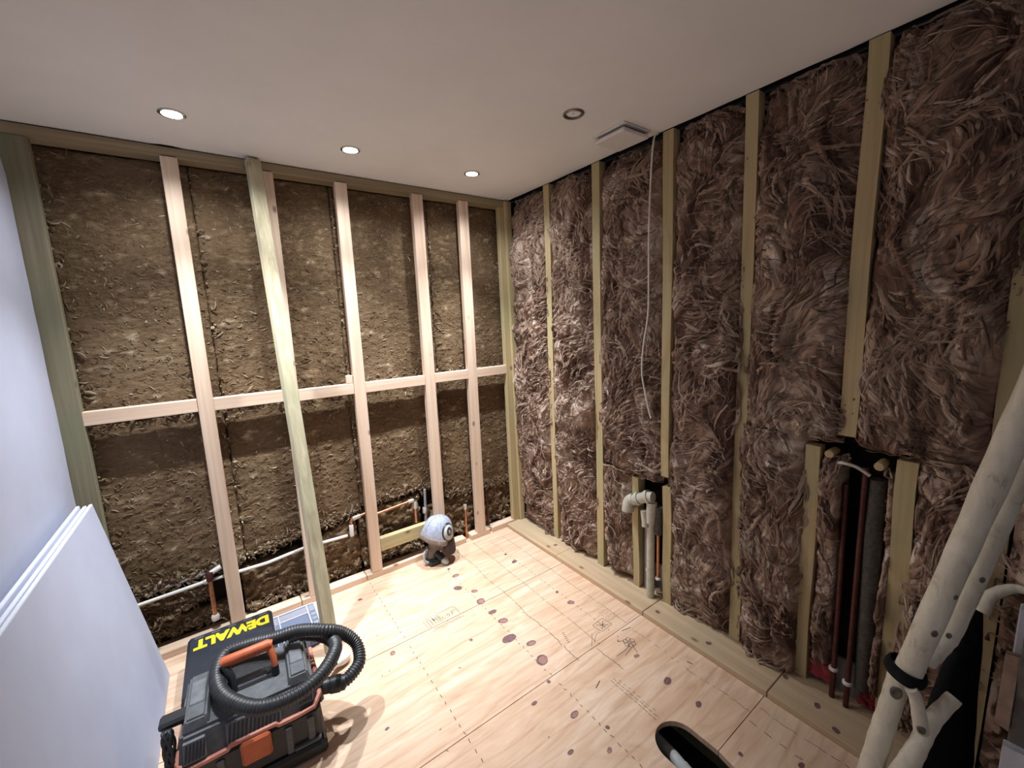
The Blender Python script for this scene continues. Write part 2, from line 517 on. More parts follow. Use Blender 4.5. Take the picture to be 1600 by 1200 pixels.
dashed(-1.189, -0.03, -2.3, 0.018, 0.026, 0.0030)
dashed(-0.752, -0.22, -1.9, 0.016, 0.018, 0.0030, 0.004)
dashed(-0.345, -0.09, -1.33, 0.014, 0.020, 0.0028, 0.003)
squiggle(-0.594, -0.05, -1.24, 0.012, 0.0030)
squiggle(-0.45, -0.02, -1.23, 0.006, 0.0024)
squiggle(-0.235, -0.10, -1.22, 0.006, 0.0022)
squiggle(-0.25, -1.25, -1.84, 0.012, 0.0022, 0.3)
squiggle(-0.20, -1.86, -2.3, 0.010, 0.0024, 0.3)
dashed(-0.29, -1.86, -2.4, 0.03, 0.03, 0.0030, 0.004)
squiggle(-0.48, -1.25, -1.40, 0.010, 0.0028, 0.1)
dashed(-0.551, -1.41, -1.645, 0.02, 0.006, 0.0024, 0.002)
dashed(-0.566, -1.41, -1.645, 0.02, 0.006, 0.0024, 0.002)
dashed(-0.536, -1.43, -1.62, 0.014, 0.012, 0.0020, 0.003)
# stamp: a box whose lower part is cut by the joint, upright bars and a few letter-like strokes
poly_stroke([(-1.050, -0.622), (-1.050, -0.556), (-1.042, -0.545), (-0.890, -0.545), (-0.880, -0.556), (-0.878, -0.620)], 0.0026)
for bx_ in (-1.068, -1.036, -1.020, -1.004, -0.992, -0.984): stroke((bx_, -0.556), (bx_ + 0.004, -0.612), 0.0030 if bx_ > -1.05 else 0.002)
stroke((-1.020, -0.562), (-1.012, -0.585), 0.006)
poly_stroke([(-0.966, -0.585), (-0.972, -0.595), (-0.964, -0.606), (-0.955, -0.600)], 0.003)
poly_stroke([(-0.945, -0.590), (-0.936, -0.582), (-0.928, -0.594), (-0.938, -0.605), (-0.946, -0.596)], 0.003)
poly_stroke([(-0.916, -0.606), (-0.912, -0.578), (-0.902, -0.572), (-0.884, -0.574)], 0.003)
stroke((-0.916, -0.592), (-0.902, -0.590), 0.003)
poly_stroke([(-1.060, -0.655), (-1.000, -0.652), (-0.870, -0.650)], 0.0025)
for k in range(14): stroke((-1.04 + k * 0.011, -0.640), (-1.034 + k * 0.011, -0.645), 0.004)
# crossed box and flower-like doodle beside the joint
poly_stroke([(-0.385, -1.132), (-0.307, -1.128), (-0.302, -1.188), (-0.375, -1.192), (-0.386, -1.18), (-0.385, -1.132)], 0.0026)
stroke((-0.372, -1.142), (-0.318, -1.180), 0.0026); stroke((-0.318, -1.140), (-0.368, -1.182), 0.0026); stroke((-0.346, -1.138), (-0.344, -1.184), 0.0024); stroke((-0.36, -1.16), (-0.33, -1.16), 0.0022)
for rr_ in range(5): dashed(-0.29 + 0.014 * rr_, -1.09, -1.17, 0.012, 0.012, 0.002, 0.004)
for k in range(6):
    a = k * PI / 3
    cx, cy = -0.330 + 0.018 * math.cos(a), -1.322 + 0.018 * math.sin(a)
    poly_stroke([(cx + 0.013 * math.cos(t * PI / 4), cy + 0.013 * math.sin(t * PI / 4)) for t in range(9)], 0.0026)
poly_stroke([(-0.345, -1.335), (-0.39, -1.340), (-0.444, -1.339)], 0.003); poly_stroke([(-0.350, -1.350), (-0.41, -1.362)], 0.0026); poly_stroke([(-0.335, -1.345), (-0.350, -1.385)], 0.003)
poly_stroke([(-0.36, -1.275), (-0.37, -1.285), (-0.352, -1.292)], 0.004)
poly_stroke([(-0.46, -1.215), (-0.44, -1.20), (-0.41, -1.185), (-0.39, -1.19)], 0.0022); poly_stroke([(-0.49, -1.225), (-0.45, -1.19), (-0.43, -1.17)], 0.0022)
for k in range(6): stroke((-0.545 - 0.004 * k, -1.075 - 0.012 * k), (-0.533 - 0.004 * k, -1.079 - 0.012 * k), 0.003)
stroke((-0.605, -1.382), (-0.645, -1.397), 0.0045); stroke((-0.217, -1.555), (-0.212, -1.578), 0.005); stroke((-0.30, -1.25), (-0.245, -1.262), 0.004)
for k in range(14):
    x, y = random.uniform(-1.4, -0.2), random.uniform(-0.15, -2.1)
    if abs(x - hole_c) < 0.11 and y < -1.6: continue
    a = random.uniform(0, 6.3); l_ = random.uniform(0.006, 0.016)
    stroke((x, y), (x + l_ * math.cos(a), y + l_ * math.sin(a)), random.uniform(0.002, 0.004))
for s, b in inks.values():
    tag(b.build('printed_marks', M['ink'], s, smooth=False), kind='stuff')

# ------------------------------------------------------------------ ceiling
cpoly = []
for k in range(61):
    x = -2.40 + (2.40 + 0.004) * k / 60
    cpoly.append((x, 0.006 + 0.012 * (fbm(np.array(x * 5.0), np.array(1.0), 3, 2) - 0.5) - (0.012 if abs(x + 1.86) < 0.03 else 0)))
for k in range(1, 61):
    y = -3.3 * k / 60
    cpoly.append((0.004 + 0.014 * (float(fbm(np.array(y * 4.0), np.array(7.0), 3, 3)) - 0.5), y))
cpoly.append((-2.40, -3.3))
cpoly = [(float(a), float(b)) for a, b in cpoly][::-1]
ceil = MB().prism(cpoly, 2.40, 2.414).build('ceiling', M['ceiling'], None, smooth=False)
tag(ceil, 'smooth off-white plastered ceiling with ragged cut edges', kind='structure')
MB().box((-2.42, -3.3, 2.45), (0.2, 0.2, 2.47)).build('ceiling_void_lining', M['dark'], ceil, smooth=False)

# ------------------------------------------------------------------ plastered wall on the left
wl = MB()
zs = np.linspace(0, 2.40, 61)
edge = []
for z in zs:
    e = -0.006 + 0.016 * (float(fbm(np.array(z * 7.0), np.array(3.0), 3, 5)) - 0.5)
    if z > 2.2: e -= (z - 2.2) * 0.35
    edge.append((e, float(z)))
poly = [(-3.3, 0.0)] + edge + [(-3.3, 2.40)]
Mx = Matrix(((0, 0, 1, 0), (1, 0, 0, 0), (0, 1, 0, 0), (0, 0, 0, 1)))   # (a,b,c) -> (c,a,b)
wl.prism(poly, -2.385, XL, Mx)
wall_left = wl.build('wall_left', M['plaster'], None, smooth=False)
tag(wall_left, 'bluish white plastered wall ending in a chipped edge', kind='structure')

# unseen wall added to block fill light from behind; doorway gap at its left
wf = MB()
wf.box((-1.20, -3.36, 0.0), (0.17, -3.30, 2.40)); wf.box((-2.385, -3.36, 2.06), (-1.20, -3.30, 2.40))
fill_blocking_wall = wf.build('fill_blocking_wall', M['plaster'], None, smooth=False)
tag(fill_blocking_wall, 'added unseen wall behind the viewer blocking fill light, with a doorway gap', kind='structure')

# ------------------------------------------------------------------ framed wall facing the camera
wall_back = empty('wall_back'); tag(wall_back, 'open timber stud wall with brown mineral wool slabs between the studs', kind='structure')
BV = 0.0025
def tbox(name, lo, hi, mat, parent, bevel=BV, label=None):
    o = MB().box(lo, hi, bevel).build(name, mat, parent, smooth=False)
    if label: o['label'] = label
    return o
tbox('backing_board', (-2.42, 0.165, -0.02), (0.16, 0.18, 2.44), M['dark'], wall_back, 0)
tbox('top_plate', (-2.39, 0.0, 2.353), (0.02, 0.09, 2.396), M['plate_x'], wall_back)
tbox('bottom_plate', (-2.36, 0.0, 0.0), (-1.565, 0.066, 0.036), M['pine_x'], wall_back)
tbox('bottom_plate', (-1.561, 0.0, 0.0), (-1.197, 0.066, 0.038), M['pine_x'], wall_back)
tbox('bottom_plate', (-1.193, 0.0, 0.0), (-0.488, 0.066, 0.037), M['pine_x'], wall_back)
tbox('bottom_plate', (-0.445, 0.0, 0.0), (-0.282, 0.066, 0.038), M['pine_x'], wall_back)
tbox('bottom_plate', (-0.262, 0.0, 0.0), (-0.012, 0.066, 0.038), M['pine_x'], wall_back)
ND = 0.038
def lean_stud(x0b, x1b, x0t, x1t, z0, z1, mat, y0=0.0, y1=ND, parent=wall_back, name='stud', label=None):
    o = MB().hexa([(x0b, y0, z0), (x1b, y0, z0), (x1b, y1, z0), (x0b, y1, z0), (x0t, y0, z1), (x1t, y0, z1), (x1t, y1, z1), (x0t, y1, z1)])
    bm = bmesh.new(); me = o.mesh(name); bm.from_mesh(me)
    bmesh.ops.bevel(bm, geom=bm.edges[:], offset=BV, segments=1, affect='EDGES'); bm.to_mesh(me); bm.free()
    ob = link(name, me, mat, parent, smooth=False)
    if label: ob['label'] = label
    return ob
ZB, ZT = 0.038, 2.362
lean_stud(-2.365, -2.288, -2.365, -2.284, 0.0, 2.352, M['old_z'], label='dull grey-green weathered stud')
lean_stud(-1.896, -1.832, -1.889, -1.826, 0.037, ZT, M['pine_z'])
lean_stud(-1.518, -1.454, -1.514, -1.449, ZB, ZT, M['pine_z'])
lean_stud(-1.159, -1.094, -1.157, -1.091, ZB, ZT, M['pine_z'])
lean_stud(-0.712, -0.640, -0.713, -0.644, ZB, ZT, M['pine_z'])
lean_stud(-0.392, -0.320, -0.393, -0.323, ZB, ZT, M['pine_z'])
lean_stud(-0.066, -0.010, -0.082, -0.040, ZB, 2.353, M['treated_z'], label='yellowish treated corner stud')
lean_stud(-0.009, 0.030, -0.040, 0.012, 0.029, 2.39, M['treated_z'], y0=-0.022, y1=0.06, label='yellowish treated corner stud turned edge on')
nz0, nz1 = 1.186, 1.248
NG = [(-2.290, -1.894, 0.008), (-1.829, -1.517, 0.004), (-1.452, -1.159, -0.004), (-1.092, -0.713, -0.006), (-0.642, -0.393, -0.001), (-0.321, -0.046, 0.0)]
for a, b, dz in NG:
    MB().box((a, 0.001, nz0 + dz), (b, ND, nz1 + dz), BV).build('noggin', M['pine_x'], wall_back, smooth=False)
tbox('noggin', (-1.092, 0.0, 0.160), (-0.713, 0.038, 0.246), M['treated_x'], wall_back)
tbox('packing_block', (-1.195, 0.004, 1.246), (-1.160, 0.034, 1.292), M['pine_z'], wall_back)

# slabs of mineral wool set back behind the studs
def slab_depth(x, z, rough, s):
    wx = x + 0.05 * (fbm(x * 6, z * 6, 3, s) - 0.5); wz = z + 0.05 * (fbm(x * 6 + 9, z * 6 + 4, 3, s + 1) - 0.5)
    h = 0.010 * (fbm(wx * 6, wz * 8, 3, s + 2) - 0.5)
    st = fbm(wx * 20, wz * 40, 4, s + 3)
    h = h + 0.0065 * (np.abs(st - 0.5) * 2) ** 0.8 - 0.002
    h = h + rough * (fbm(wx * 26, wz * 30, 4, s + 4) - 0.5) * 0.10 + rough * (np.abs(fbm(wx * 14, wz * 16, 4, s + 5) - 0.5)) * 0.10
    return h, wx, wz, st
def slab(x0, x1, z0, z1, depth=0.082, s=0, rough=0.0, ragged=0.003, zb=None, zt=None):
    nx = int((x1 - x0) / 0.0075) + 3; nzz = int((z1 - z0) / 0.0075) + 3
    ex, ez = 1.0 / (nx - 3), 1.0 / (nzz - 3)
    U, W = np.meshgrid(np.linspace(-ex, 1 + ex, nx), np.linspace(-ez, 1 + ez, nzz))
    xs0 = x0 + ragged * (fbm(W * (z1 - z0) * 20, W * 0 + s, 3, s) - 0.5) * 2
    xs1 = x1 + ragged * (fbm(W * (z1 - z0) * 20 + 50, W * 0 + s, 3, s) - 0.5) * 2
    X = xs0 + (xs1 - xs0) * U
    zb_ = z0 if zb is None else np.interp(X, [x0, x1], zb)
    zt_ = z1 if zt is None else np.interp(X, [x0, x1], zt)
    zb_ = zb_ + ragged * 2.2 * (fbm(X * 16, X * 0 + s * 3.0, 4, s + 6) - 0.5) * 2
    zt_ = zt_ + ragged * 1.2 * (fbm(X * 18 + 30, X * 0 + s * 3.0, 4, s + 7) - 0.5) * 2
    Z = zb_ + (zt_ - zb_) * W
    low = np.clip((0.42 - Z) / 0.25, 0, 1)
    h, wx, wz, st = slab_depth(X, Z, rough + low * 0.25, s)
    e = np.minimum(np.minimum(U * (x1 - x0), (1 - U) * (x1 - x0)), np.minimum(W * (z1 - z0), (1 - W) * (z1 - z0)))
    rnd = np.clip(np.maximum(e, 0) / 0.009, 0, 1)
    Y = depth - h + (1 - np.sqrt(1 - (1 - rnd) ** 2)) * 0.009
    Y[0, :] = Y[-1, :] = 0.16; Y[:, 0] = Y[:, -1] = 0.16
    for A in (X, Z):
        A[0, :] = A[1, :]; A[-1, :] = A[-2, :]; A[:, 0] = A[:, 1]; A[:, -1] = A[:, -2]
    pale = np.clip((st - 0.62) * 4.0, 0, 1) * 0.8 + 0.55 * (fbm(X * 4, Z * 5, 4, s + 8) - 0.5)
    idx = np.arange(nx * nzz).reshape(nzz, nx)
    Q = np.stack([idx[:-1, :-1], idx[:-1, 1:], idx[1:, 1:], idx[1:, :-1]], -1).reshape(-1, 4)
    V = np.stack([X, Y, Z], -1).reshape(-1, 3)
    uv = np.stack([wx * 50, wz * 95], -1).reshape(-1, 2)
    me = fast_mesh('wool_slab', V, Q, {'pale': pale.ravel()}, uv)
    me.materials.append(M['slab'])
    o = link('wool_slab', me, None, wall_back, smooth=False)
    # short wisps of loose fibre, thickest along the torn edges
    n1 = int((x1 - x0) * (z1 - z0) * 1500); n2 = int((x1 - x0) * 420 * (1.6 if z0 < 0.5 else 0.5)); n3 = int((z1 - z0) * 50)
    x = np.concatenate([_rw.uniform(x0 + 0.012, x1 - 0.012, n1 + n2), x0 + np.abs(_rw.normal(0, 0.006, n3)) + 0.002])
    zlo = np.interp(x, [x0, x1], zb if zb is not None else (z0, z0))
    z = np.concatenate([_rw.uniform(z0 + 0.01, z1 - 0.01, n1), np.zeros(n2), _rw.uniform(z0 + 0.01, z1 - 0.01, n3)])
    z[n1:n1 + n2] = zlo[n1:n1 + n2] + np.abs(_rw.normal(0, 0.018, n2)) + 0.003
    z = np.maximum(z, zlo + 0.004)
    edge_ = np.concatenate([np.zeros(n1), np.ones(n2 + n3)])
    n = len(x); S = 7
    P = np.zeros((n, S, 2)); P[:, 0, 0] = x; P[:, 0, 1] = z
    L = _rw.gamma(2.2, 0.010, n).clip(0.008, 0.05) * (1 + 0.5 * edge_); ang = _rw.normal(0.0, 0.55, n) + edge_ * _rw.uniform(-1.6, 1.6, n); curl = _rw.normal(0, 0.25, n) * (1 + edge_)
    for k in range(1, S):
        ang = ang + curl
        P[:, k, 0] = np.clip(P[:, k - 1, 0] + np.cos(ang) * L / S, x0 + 0.001, x1 - 0.001); P[:, k, 1] = P[:, k - 1, 1] + np.sin(ang) * L / S
    hh = slab_depth(P[..., 0], P[..., 1], rough + np.clip((0.42 - P[..., 1]) / 0.25, 0, 1) * 0.25, s)[0]
    t = np.linspace(0, 1, S)[None, :]
    lift = (_rw.uniform(0.0, 0.003, n) + edge_ * _rw.uniform(0, 0.012, n))[:, None] * np.sin(PI * t) + 0.0008
    Yv = depth - hh - lift
    wv = (_rw.gamma(2.0, 0.0009, n).clip(0.0006, 0.004) * (1 + 0.9 * edge_))[:, None] * np.sin(PI * np.clip(t * 0.94 + 0.03, 0, 1)) ** 0.7
    d = np.gradient(P, axis=1); d /= np.linalg.norm(d, axis=2, keepdims=True) + 1e-9
    vv = np.zeros((n, S, 3, 3))
    for j, (o_, up) in enumerate(((-1, 0), (0, 1), (1, 0))):
        vv[:, :, j, 0] = P[..., 0] - d[..., 1] * wv * o_
        vv[:, :, j, 1] = Yv - up * wv * 0.6 + (1 - up) * 0.002
        vv[:, :, j, 2] = P[..., 1] + d[..., 0] * wv * o_
    ids = np.arange(n * S * 3).reshape(n, S, 3)
    Q = np.concatenate([np.stack([ids[:, :-1, j], ids[:, :-1, j + 1], ids[:, 1:, j + 1], ids[:, 1:, j]], -1).reshape(-1, 4) for j in (0, 1)])
    uvs = np.zeros((n, S, 3, 2)); off = _rw.uniform(0, 90, n)[:, None]
    for j in range(3): uvs[:, :, j, 0] = off + (j - 1) * wv * 260
    uvs[..., 1] = (off + t * (L[:, None] * 18))[:, :, None]
    me = fast_mesh('loose_fibres', vv.reshape(-1, 3), Q, {'pale': np.repeat(np.clip(_rw.normal(0.45, 0.25, n), 0, 1.0), S * 3)}, uvs.reshape(-1, 2))
    me.materials.append(M['slab'])
    tag(link('loose_fibres', me, None, o, smooth=False), kind='stuff')
    return o
_rw = np.random.RandomState(21)
SX = [(-2.30, -1.7945), (-1.7935, -1.172), (-1.171, -0.588), (-0.587, 0.03)]
slab_objs = []
for i, (a, b) in enumerate(SX):
    slab_objs.append(slab(a, b, 1.19 + 0.01 * i, 2.352, s=i))
LOWB = [(0.312, 0.330), (0.345, 0.425), (0.452, 0.462), (0.345, 0.315)]
for i, (a, b) in enumerate(SX):
    slab_objs.append(slab(a, b, min(LOWB[i]), 1.180 + 0.01 * i, depth=0.086, s=i + 4, zb=LOWB[i]))
# torn lower pieces, set deeper and crumbled
slab_objs.append(slab(-2.28, -1.97, 0.165, 0.285, depth=0.084, s=3, rough=0.2, ragged=0.010, zb=(0.15, 0.20), zt=(0.265, 0.285)))
slab_objs.append(slab(-1.82, -1.50, 0.05, 0.300, depth=0.095, s=7, rough=0.35, ragged=0.012))
slab_objs.append(slab(-1.49, -1.20, 0.05, 0.330, depth=0.092, s=9, rough=0.25, ragged=0.012, zt=(0.325, 0.40)))
slab_objs.append(slab(-1.19, -0.78, 0.05, 0.425, depth=0.098, s=2, rough=0.45, ragged=0.014))
slab_objs.append(slab(-0.74, -0.36, 0.05, 0.325, depth=0.100, s=5, rough=0.55, ragged=0.012))
slab_objs.append(slab(-0.36, 0.02, 0.05, 0.305, depth=0.100, s=1, rough=0.45, ragged=0.012))
slab_objs.append(slab(-2.28, -1.84, 0.045, 0.13, depth=0.135, s=6, rough=0.3, ragged=0.01))

# ------------------------------------------------------------------ shaggy insulated wall on the right
wall_right = empty('wall_right'); tag(wall_right, 'stud wall packed with shaggy brown glass wool', kind='structure')
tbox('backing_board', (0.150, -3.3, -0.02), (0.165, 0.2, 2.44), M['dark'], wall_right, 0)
tbox('sheathing_strip', (0.105, -3.3, 0.0), (0.118, 0.05, 0.17), M['grey_sheath'], wall_right, 0)
# boards lying along the foot of the wall
for a, b in ((-0.004, -0.5645), (-0.566, -1.2475), (-1.2515, -1.8535), (-1.8575, -3.3)):
    MB().box((-0.133, b, 0.0), (0.104, a, 0.028), 0.002).build('bottom_board', M['board_y'], wall_right, smooth=False)
for (x, y) in ((-0.071, -1.575), (0.004, -1.871), (-0.045, -2.002), (-0.105, -2.08), (-0.05, -0.47), (0.0, -0.62), (-0.075, -1.30)):
    kb = MB(); kb.add(blob(x, y, 0.012, 0.0285, 12, 1.1), [tuple(range(12))])
    pb = [o for o in wall_right.children if o.name.startswith('bottom_board')][0 if y > -0.565 else 1 if y > -1.25 else 2 if y > -1.855 else 3]
    kb.build('knot', M['knot'], pb, smooth=False)

def rstud(y0t, y1t, z0, z1, xb=0.0, xt=0.0, y0b=None, y1b=None, mat='treated_z', dep=0.05, label=None):
    y0b = y0t if y0b is None else y0b; y1b = y1t if y1b is None else y1b
    nseg = 10; mb = MB()
    rings = []
    for k in range(nseg + 1):
        t = k / nseg; z = z0 + (z1 - z0) * t
        j = 0.003 * math.sin(7 * t + y0t * 20) if 0 < k < nseg else 0
        x = xb + (xt - xb) * t; a = y0b + (y0t - y0b) * t + j; b = y1b + (y1t - y1b) * t + j
        rings.append([(x, a, z), (x + dep, a, z), (x + dep, b, z), (x, b, z)])
    vs_ = [p for r in rings for p in r]; fs = [(3, 2, 1, 0), tuple(4 * nseg + i for i in range(4))]
    for k in range(nseg):
        for i in range(4):
            j = (i + 1) % 4
            fs.append((4 * k + i, 4 * k + j, 4 * k + 4 + j, 4 * k + 4 + i))
    mb.add(vs_, fs)
    me = mb.mesh('stud')
    bm = bmesh.new(); bm.from_mesh(me); bmesh.ops.recalc_face_normals(bm, faces=bm.faces[:]); bm.to_mesh(me); bm.free()
    o = link('stud', me, M[mat], wall_right, smooth=False)
    if label: o['label'] = label
    return o
rstud(-0.383, -0.436, 0.029, 2.395, xb=0.02, y0b=-0.378, y1b=-0.420)
rstud(-0.797, -0.852, 0.029, 2.395, xb=0.012, y0b=-0.800, y1b=-0.850)
rstud(-1.243, -1.298, 0.745, 2.395, y0b=-1.258, y1b=-1.300)
rstud(-1.266, -1.314, 0.029, 0.690, xb=0.02, xt=0.0)
rstud(-1.074, -1.114, 0.029, 0.690, xb=0.015, xt=0.0)
rstud(-1.610, -1.658, 0.029, 2.395, xb=0.045)
rstud(-1.984, -2.036, 1.112, 2.395)
rstud(-1.888, -1.935, 0.029, 1.055, xb=0.060, y0b=-1.875, y1b=-1.925, xt=0.0)
rstud(-2.150, -2.203, 0.029, 1.060, xb=0.060, xt=0.0)
rstud(-2.345, -2.402, 0.029, 2.395, xb=0.04)
rstud(-2.74, -2.79, 0.029, 2.395, xb=0.04)

def wall_x(z):   # stud faces lean back a little towards the foot
    return 0.035 * np.clip((0.9 - z) / 0.9, 0, 1) + 0.055 * np.clip((z - 2.25) / 0.13, 0, 1) ** 1.5
def wool_h(y, z, y0, y1, s=0):
    n1 = fbm(y * 4.5, z * 3.5, 3, 0) - 0.5; n2 = fbm(y * 4.5 + 31, z * 3.5 + 7, 3, 3) - 0.5
    wy = y + 0.26 * n1; wz = z + 0.26 * n2
    n3 = fbm(wy * 13, wz * 11, 3, 5) - 0.5; n4 = fbm(wy * 13 + 11, wz * 11 + 3, 3, 6) - 0.5
    wy = wy + 0.085 * n3; wz = wz + 0.085 * n4
    st = fbm(wy * 38, wz * 10, 5, 8)
    rid = 1 - np.abs(st - 0.5) * 4
    lo = fbm(y * 5, z * 4, 3, 9) - 0.5
    t = np.clip((y - y0) / (y1 - y0), 0, 1)
    pil = 1 - np.abs(2 * t - 1) ** 5
    h = -0.036 + 0.044 * pil + 0.055 * lo + 0.024 * np.clip(rid, -1, 1) + 0.055 * (fbm(wy * 15, wz * 9, 3, 10) - 0.5)
    return np.minimum(h, 0.045), wy, wz, st
_rng = np.random.RandomState(5)
def wool_batt(y0, y1, z0, z1, s=0, back=0.0, nstr=None, step=0.005):
    # y0 > y1 : nearer the corner first
    ny = int(abs(y1 - y0) / step) + 3; nz_ = int((z1 - z0) / step) + 3
    Y, Z = np.meshgrid(np.linspace(y0, y1, ny), np.linspace(z0, z1, nz_))
    h, wy, wz, st = wool_h(Y, Z, y0, y1)
    X = wall_x(Z) + back - h
    ez = np.clip(np.minimum(Z - z0, z1 - Z) / 0.03, 0, 1)
    X = X + (1 - ez) * 0.02
    X[0, :] = X[-1, :] = 0.12; X[:, 0] = X[:, -1] = 0.12
    for A in (Y, Z):
        A[0, :] = A[1, :]; A[-1, :] = A[-2, :]; A[:, 0] = A[:, 1]; A[:, -1] = A[:, -2]
    pale = np.clip((fbm(wy * 12 + 5, wz * 5, 3, 12) - 0.50) * 2.2, -0.25, 0.75) + 0.25 * np.clip((st - 0.62) * 4, 0, 1)
    idx = np.arange(ny * nz_).reshape(nz_, ny)
    Q = np.stack([idx[:-1, :-1], idx[:-1, 1:], idx[1:, 1:], idx[1:, :-1]], -1).reshape(-1, 4)
    V = np.stack([X, Y, Z], -1).reshape(-1, 3)
    uv = np.stack([wy * 130, wz * 22], -1).reshape(-1, 2)
    me = fast_mesh('wool_batt', V, Q, {'pale': pale.ravel()}, uv)
    me.materials.append(M['wool'])
    o = link('wool_batt', me, None, wall_right, smooth=False)
    # loose tufts lying over the batt
    area = abs(y1 - y0) * (z1 - z0)
    n = int((nstr or 2100) * area)
    S = 14
    P = np.zeros((n, S, 2))
    P[:, 0, 0] = _rng.uniform(min(y0, y1) + 0.01, max(y0, y1) - 0.01, n); P[:, 0, 1] = _rng.uniform(z0 + 0.01, z1 - 0.01, n)
    L = _rng.gamma(2.4, 0.052, n).clip(0.04, 0.30); curl = _rng.normal(0, 0.10, n)
    ang = None
    for k in range(1, S):
        y, z = P[:, k - 1, 0], P[:, k - 1, 1]
        a = PI / 2 + 2.6 * PI * (fbm(y * 4.2, z * 3.2, 3, 13) - 0.5)
        if ang is None: ang = a + _rng.normal(0, 0.5, n)
        ang = ang + curl + 0.25 * np.sin(a - ang)
        P[:, k, 0] = np.clip(y + np.cos(ang) * L / S, min(y0, y1) - 0.012, max(y0, y1) + 0.012)
        P[:, k, 1] = np.clip(z + np.sin(ang) * L / S, z0 + 0.004, z1 - 0.004)
    hh, _, _, _ = wool_h(P[..., 0], P[..., 1], y0, y1)
    t = np.linspace(0, 1, S)[None, :]
    lift = _rng.uniform(0.000, 0.007, n)[:, None] * np.sin(PI * t) + 0.001
    X = wall_x(P[..., 1]) + back - np.maximum(hh, -0.03) - lift
    wv = (_rng.gamma(2.0, 0.0017, n).clip(0.0008, 0.009))[:, None] * np.sin(PI * np.clip(t * 0.94 + 0.03, 0, 1)) ** 0.7
    d = np.gradient(P, axis=1); d /= np.linalg.norm(d, axis=2, keepdims=True) + 1e-9
    nx_, nz2 = -d[..., 1], d[..., 0]
    verts = np.zeros((n, S, 3, 3))
    for j, (o_, up) in enumerate(((-1, 0), (0, 1), (1, 0))):
        verts[:, :, j, 0] = X - up * wv * 0.45 + (1 - up) * 0.003
        verts[:, :, j, 1] = P[..., 0] + nx_ * wv * o_
        verts[:, :, j, 2] = P[..., 1] + nz2 * wv * o_
    pl = np.clip(_rng.normal(0.22, 0.22, n), -0.2, 0.9)
    pale = np.repeat(pl, S * 3)
    ids = np.arange(n * S * 3).reshape(n, S, 3)
    Q = np.concatenate([np.stack([ids[:, :-1, j], ids[:, :-1, j + 1], ids[:, 1:, j + 1], ids[:, 1:, j]], -1).reshape(-1, 4) for j in (0, 1)])
    uvs = np.zeros((n, S, 3, 2))
    off = _rng.uniform(0, 90, n)[:, None]
    for j in range(3): uvs[:, :, j, 0] = off + (j - 1) * wv * 260
    uvs[..., 1] = (off + t * (L[:, None] * 18))[:, :, None]
    me = fast_mesh('fibre_tufts', verts.reshape(-1, 3), Q, {'pale': pale}, uvs.reshape(-1, 2))
    me.materials.append(M['wool'])
    tag(link('fibre_tufts', me, None, o, smooth=False), kind='stuff')
    return o
wool_batt(-0.004, -0.383, 0.032, 2.392)
wool_batt(-0.432, -0.798, 0.032, 2.392)
wool_batt(-0.852, -1.246, 0.700, 2.392)
wool_batt(-0.852, -1.078, 0.060, 0.715)
wool_batt(-1.300, -1.612, 0.032, 2.392)
wool_batt(-1.658, -1.986, 1.080, 2.392)
wool_batt(-1.658, -1.890, 0.032, 1.090)
wool_batt(-2.034, -2.348, 1.075, 2.392)
wool_batt(-1.932, -2.002, 0.120, 1.030, back=0.03)
wool_batt(-2.128, -2.155, 0.120, 1.010, back=0.03)
wool_batt(-2.200, -2.348, 0.060, 1.085)
wool_batt(-2.402, -2.745, 0.032, 2.392, step=0.009, nstr=500)
# torn red film and grey paper at the foot of the wall
for (y, z, w, h_) in ((-1.80, 0.075, 0.06, 0.05), (-1.965, 0.10, 0.075, 0.10), (-2.12, 0.075, 0.05, 0.06)):
    mb = MB(); nn = 6; vs_ = []
    for i in range(nn):
        for j in range(nn):
            vs_.append((0.078 + random.uniform(-0.010, 0.010), y - w / 2 + w * i / (nn - 1) + random.uniform(-0.006, 0.006), z - h_ / 2 + h_ * j / (nn - 1) + random.uniform(-0.008, 0.008)))
    mb.add(vs_, [(i * nn + j, (i + 1) * nn + j, (i + 1) * nn + j + 1, i * nn + j + 1) for i in range(nn - 1) for j in range(nn - 1)])
    o = mb.build('film_scrap', M['red_film'], wall_right, smooth=False)
    so = o.modifiers.new('thick', 'SOLIDIFY'); so.thickness = 0.002
    o['label'] = 'torn red film'

# ------------------------------------------------------------------ ceiling fittings
def downlight(x, y, lit, label):
    t = empty('downlight', (x, y, 2.40))
    tag(t, label, 'light', 'recessed ceiling downlights')
    MB().lathe([(0.044, 0.0), (0.044, -0.004), (0.040, -0.0065), (0.033, -0.005), (0.029, 0.0), (0.027, 0.006)], 32, cap0=False, cap1=False).build('bezel', M['chrome'] if lit else M['bronze'], t)
    if lit:
        MB().lathe([(0.033, -0.0045), (0.022, -0.0075), (0.005, -0.0085)], 24).build('lens', M['lens_on'], t)
        for nm, en, sz, bl in (('led_beam', BEAM_W, 84, 1.0), ('led_spill', SPILL_W, 150, 0.6)):
            ld = bpy.data.lights.new(nm, 'SPOT'); ld.energy = en; ld.color = (0.90, 0.945, 1.0)
            ld.spot_size = math.radians(sz); ld.spot_blend = bl; ld.shadow_soft_size = 0.024
            lo = bpy.data.objects.new(nm, ld); COL.objects.link(lo); lo.parent = t; lo.location = (0, 0, -0.012)
    else:
        MB().lathe([(0.0275, 0.004), (0.020, 0.001), (0.012, 0.0005), (0.003, 0.0)], 24).build('lens', M['lens_off'], t)
downlight(-1.817, -0.360, True, 'lit downlight nearest the plastered wall, leftmost of the lit three')
downlight(-1.158, -0.350, True, 'lit downlight in the middle of the row of three')
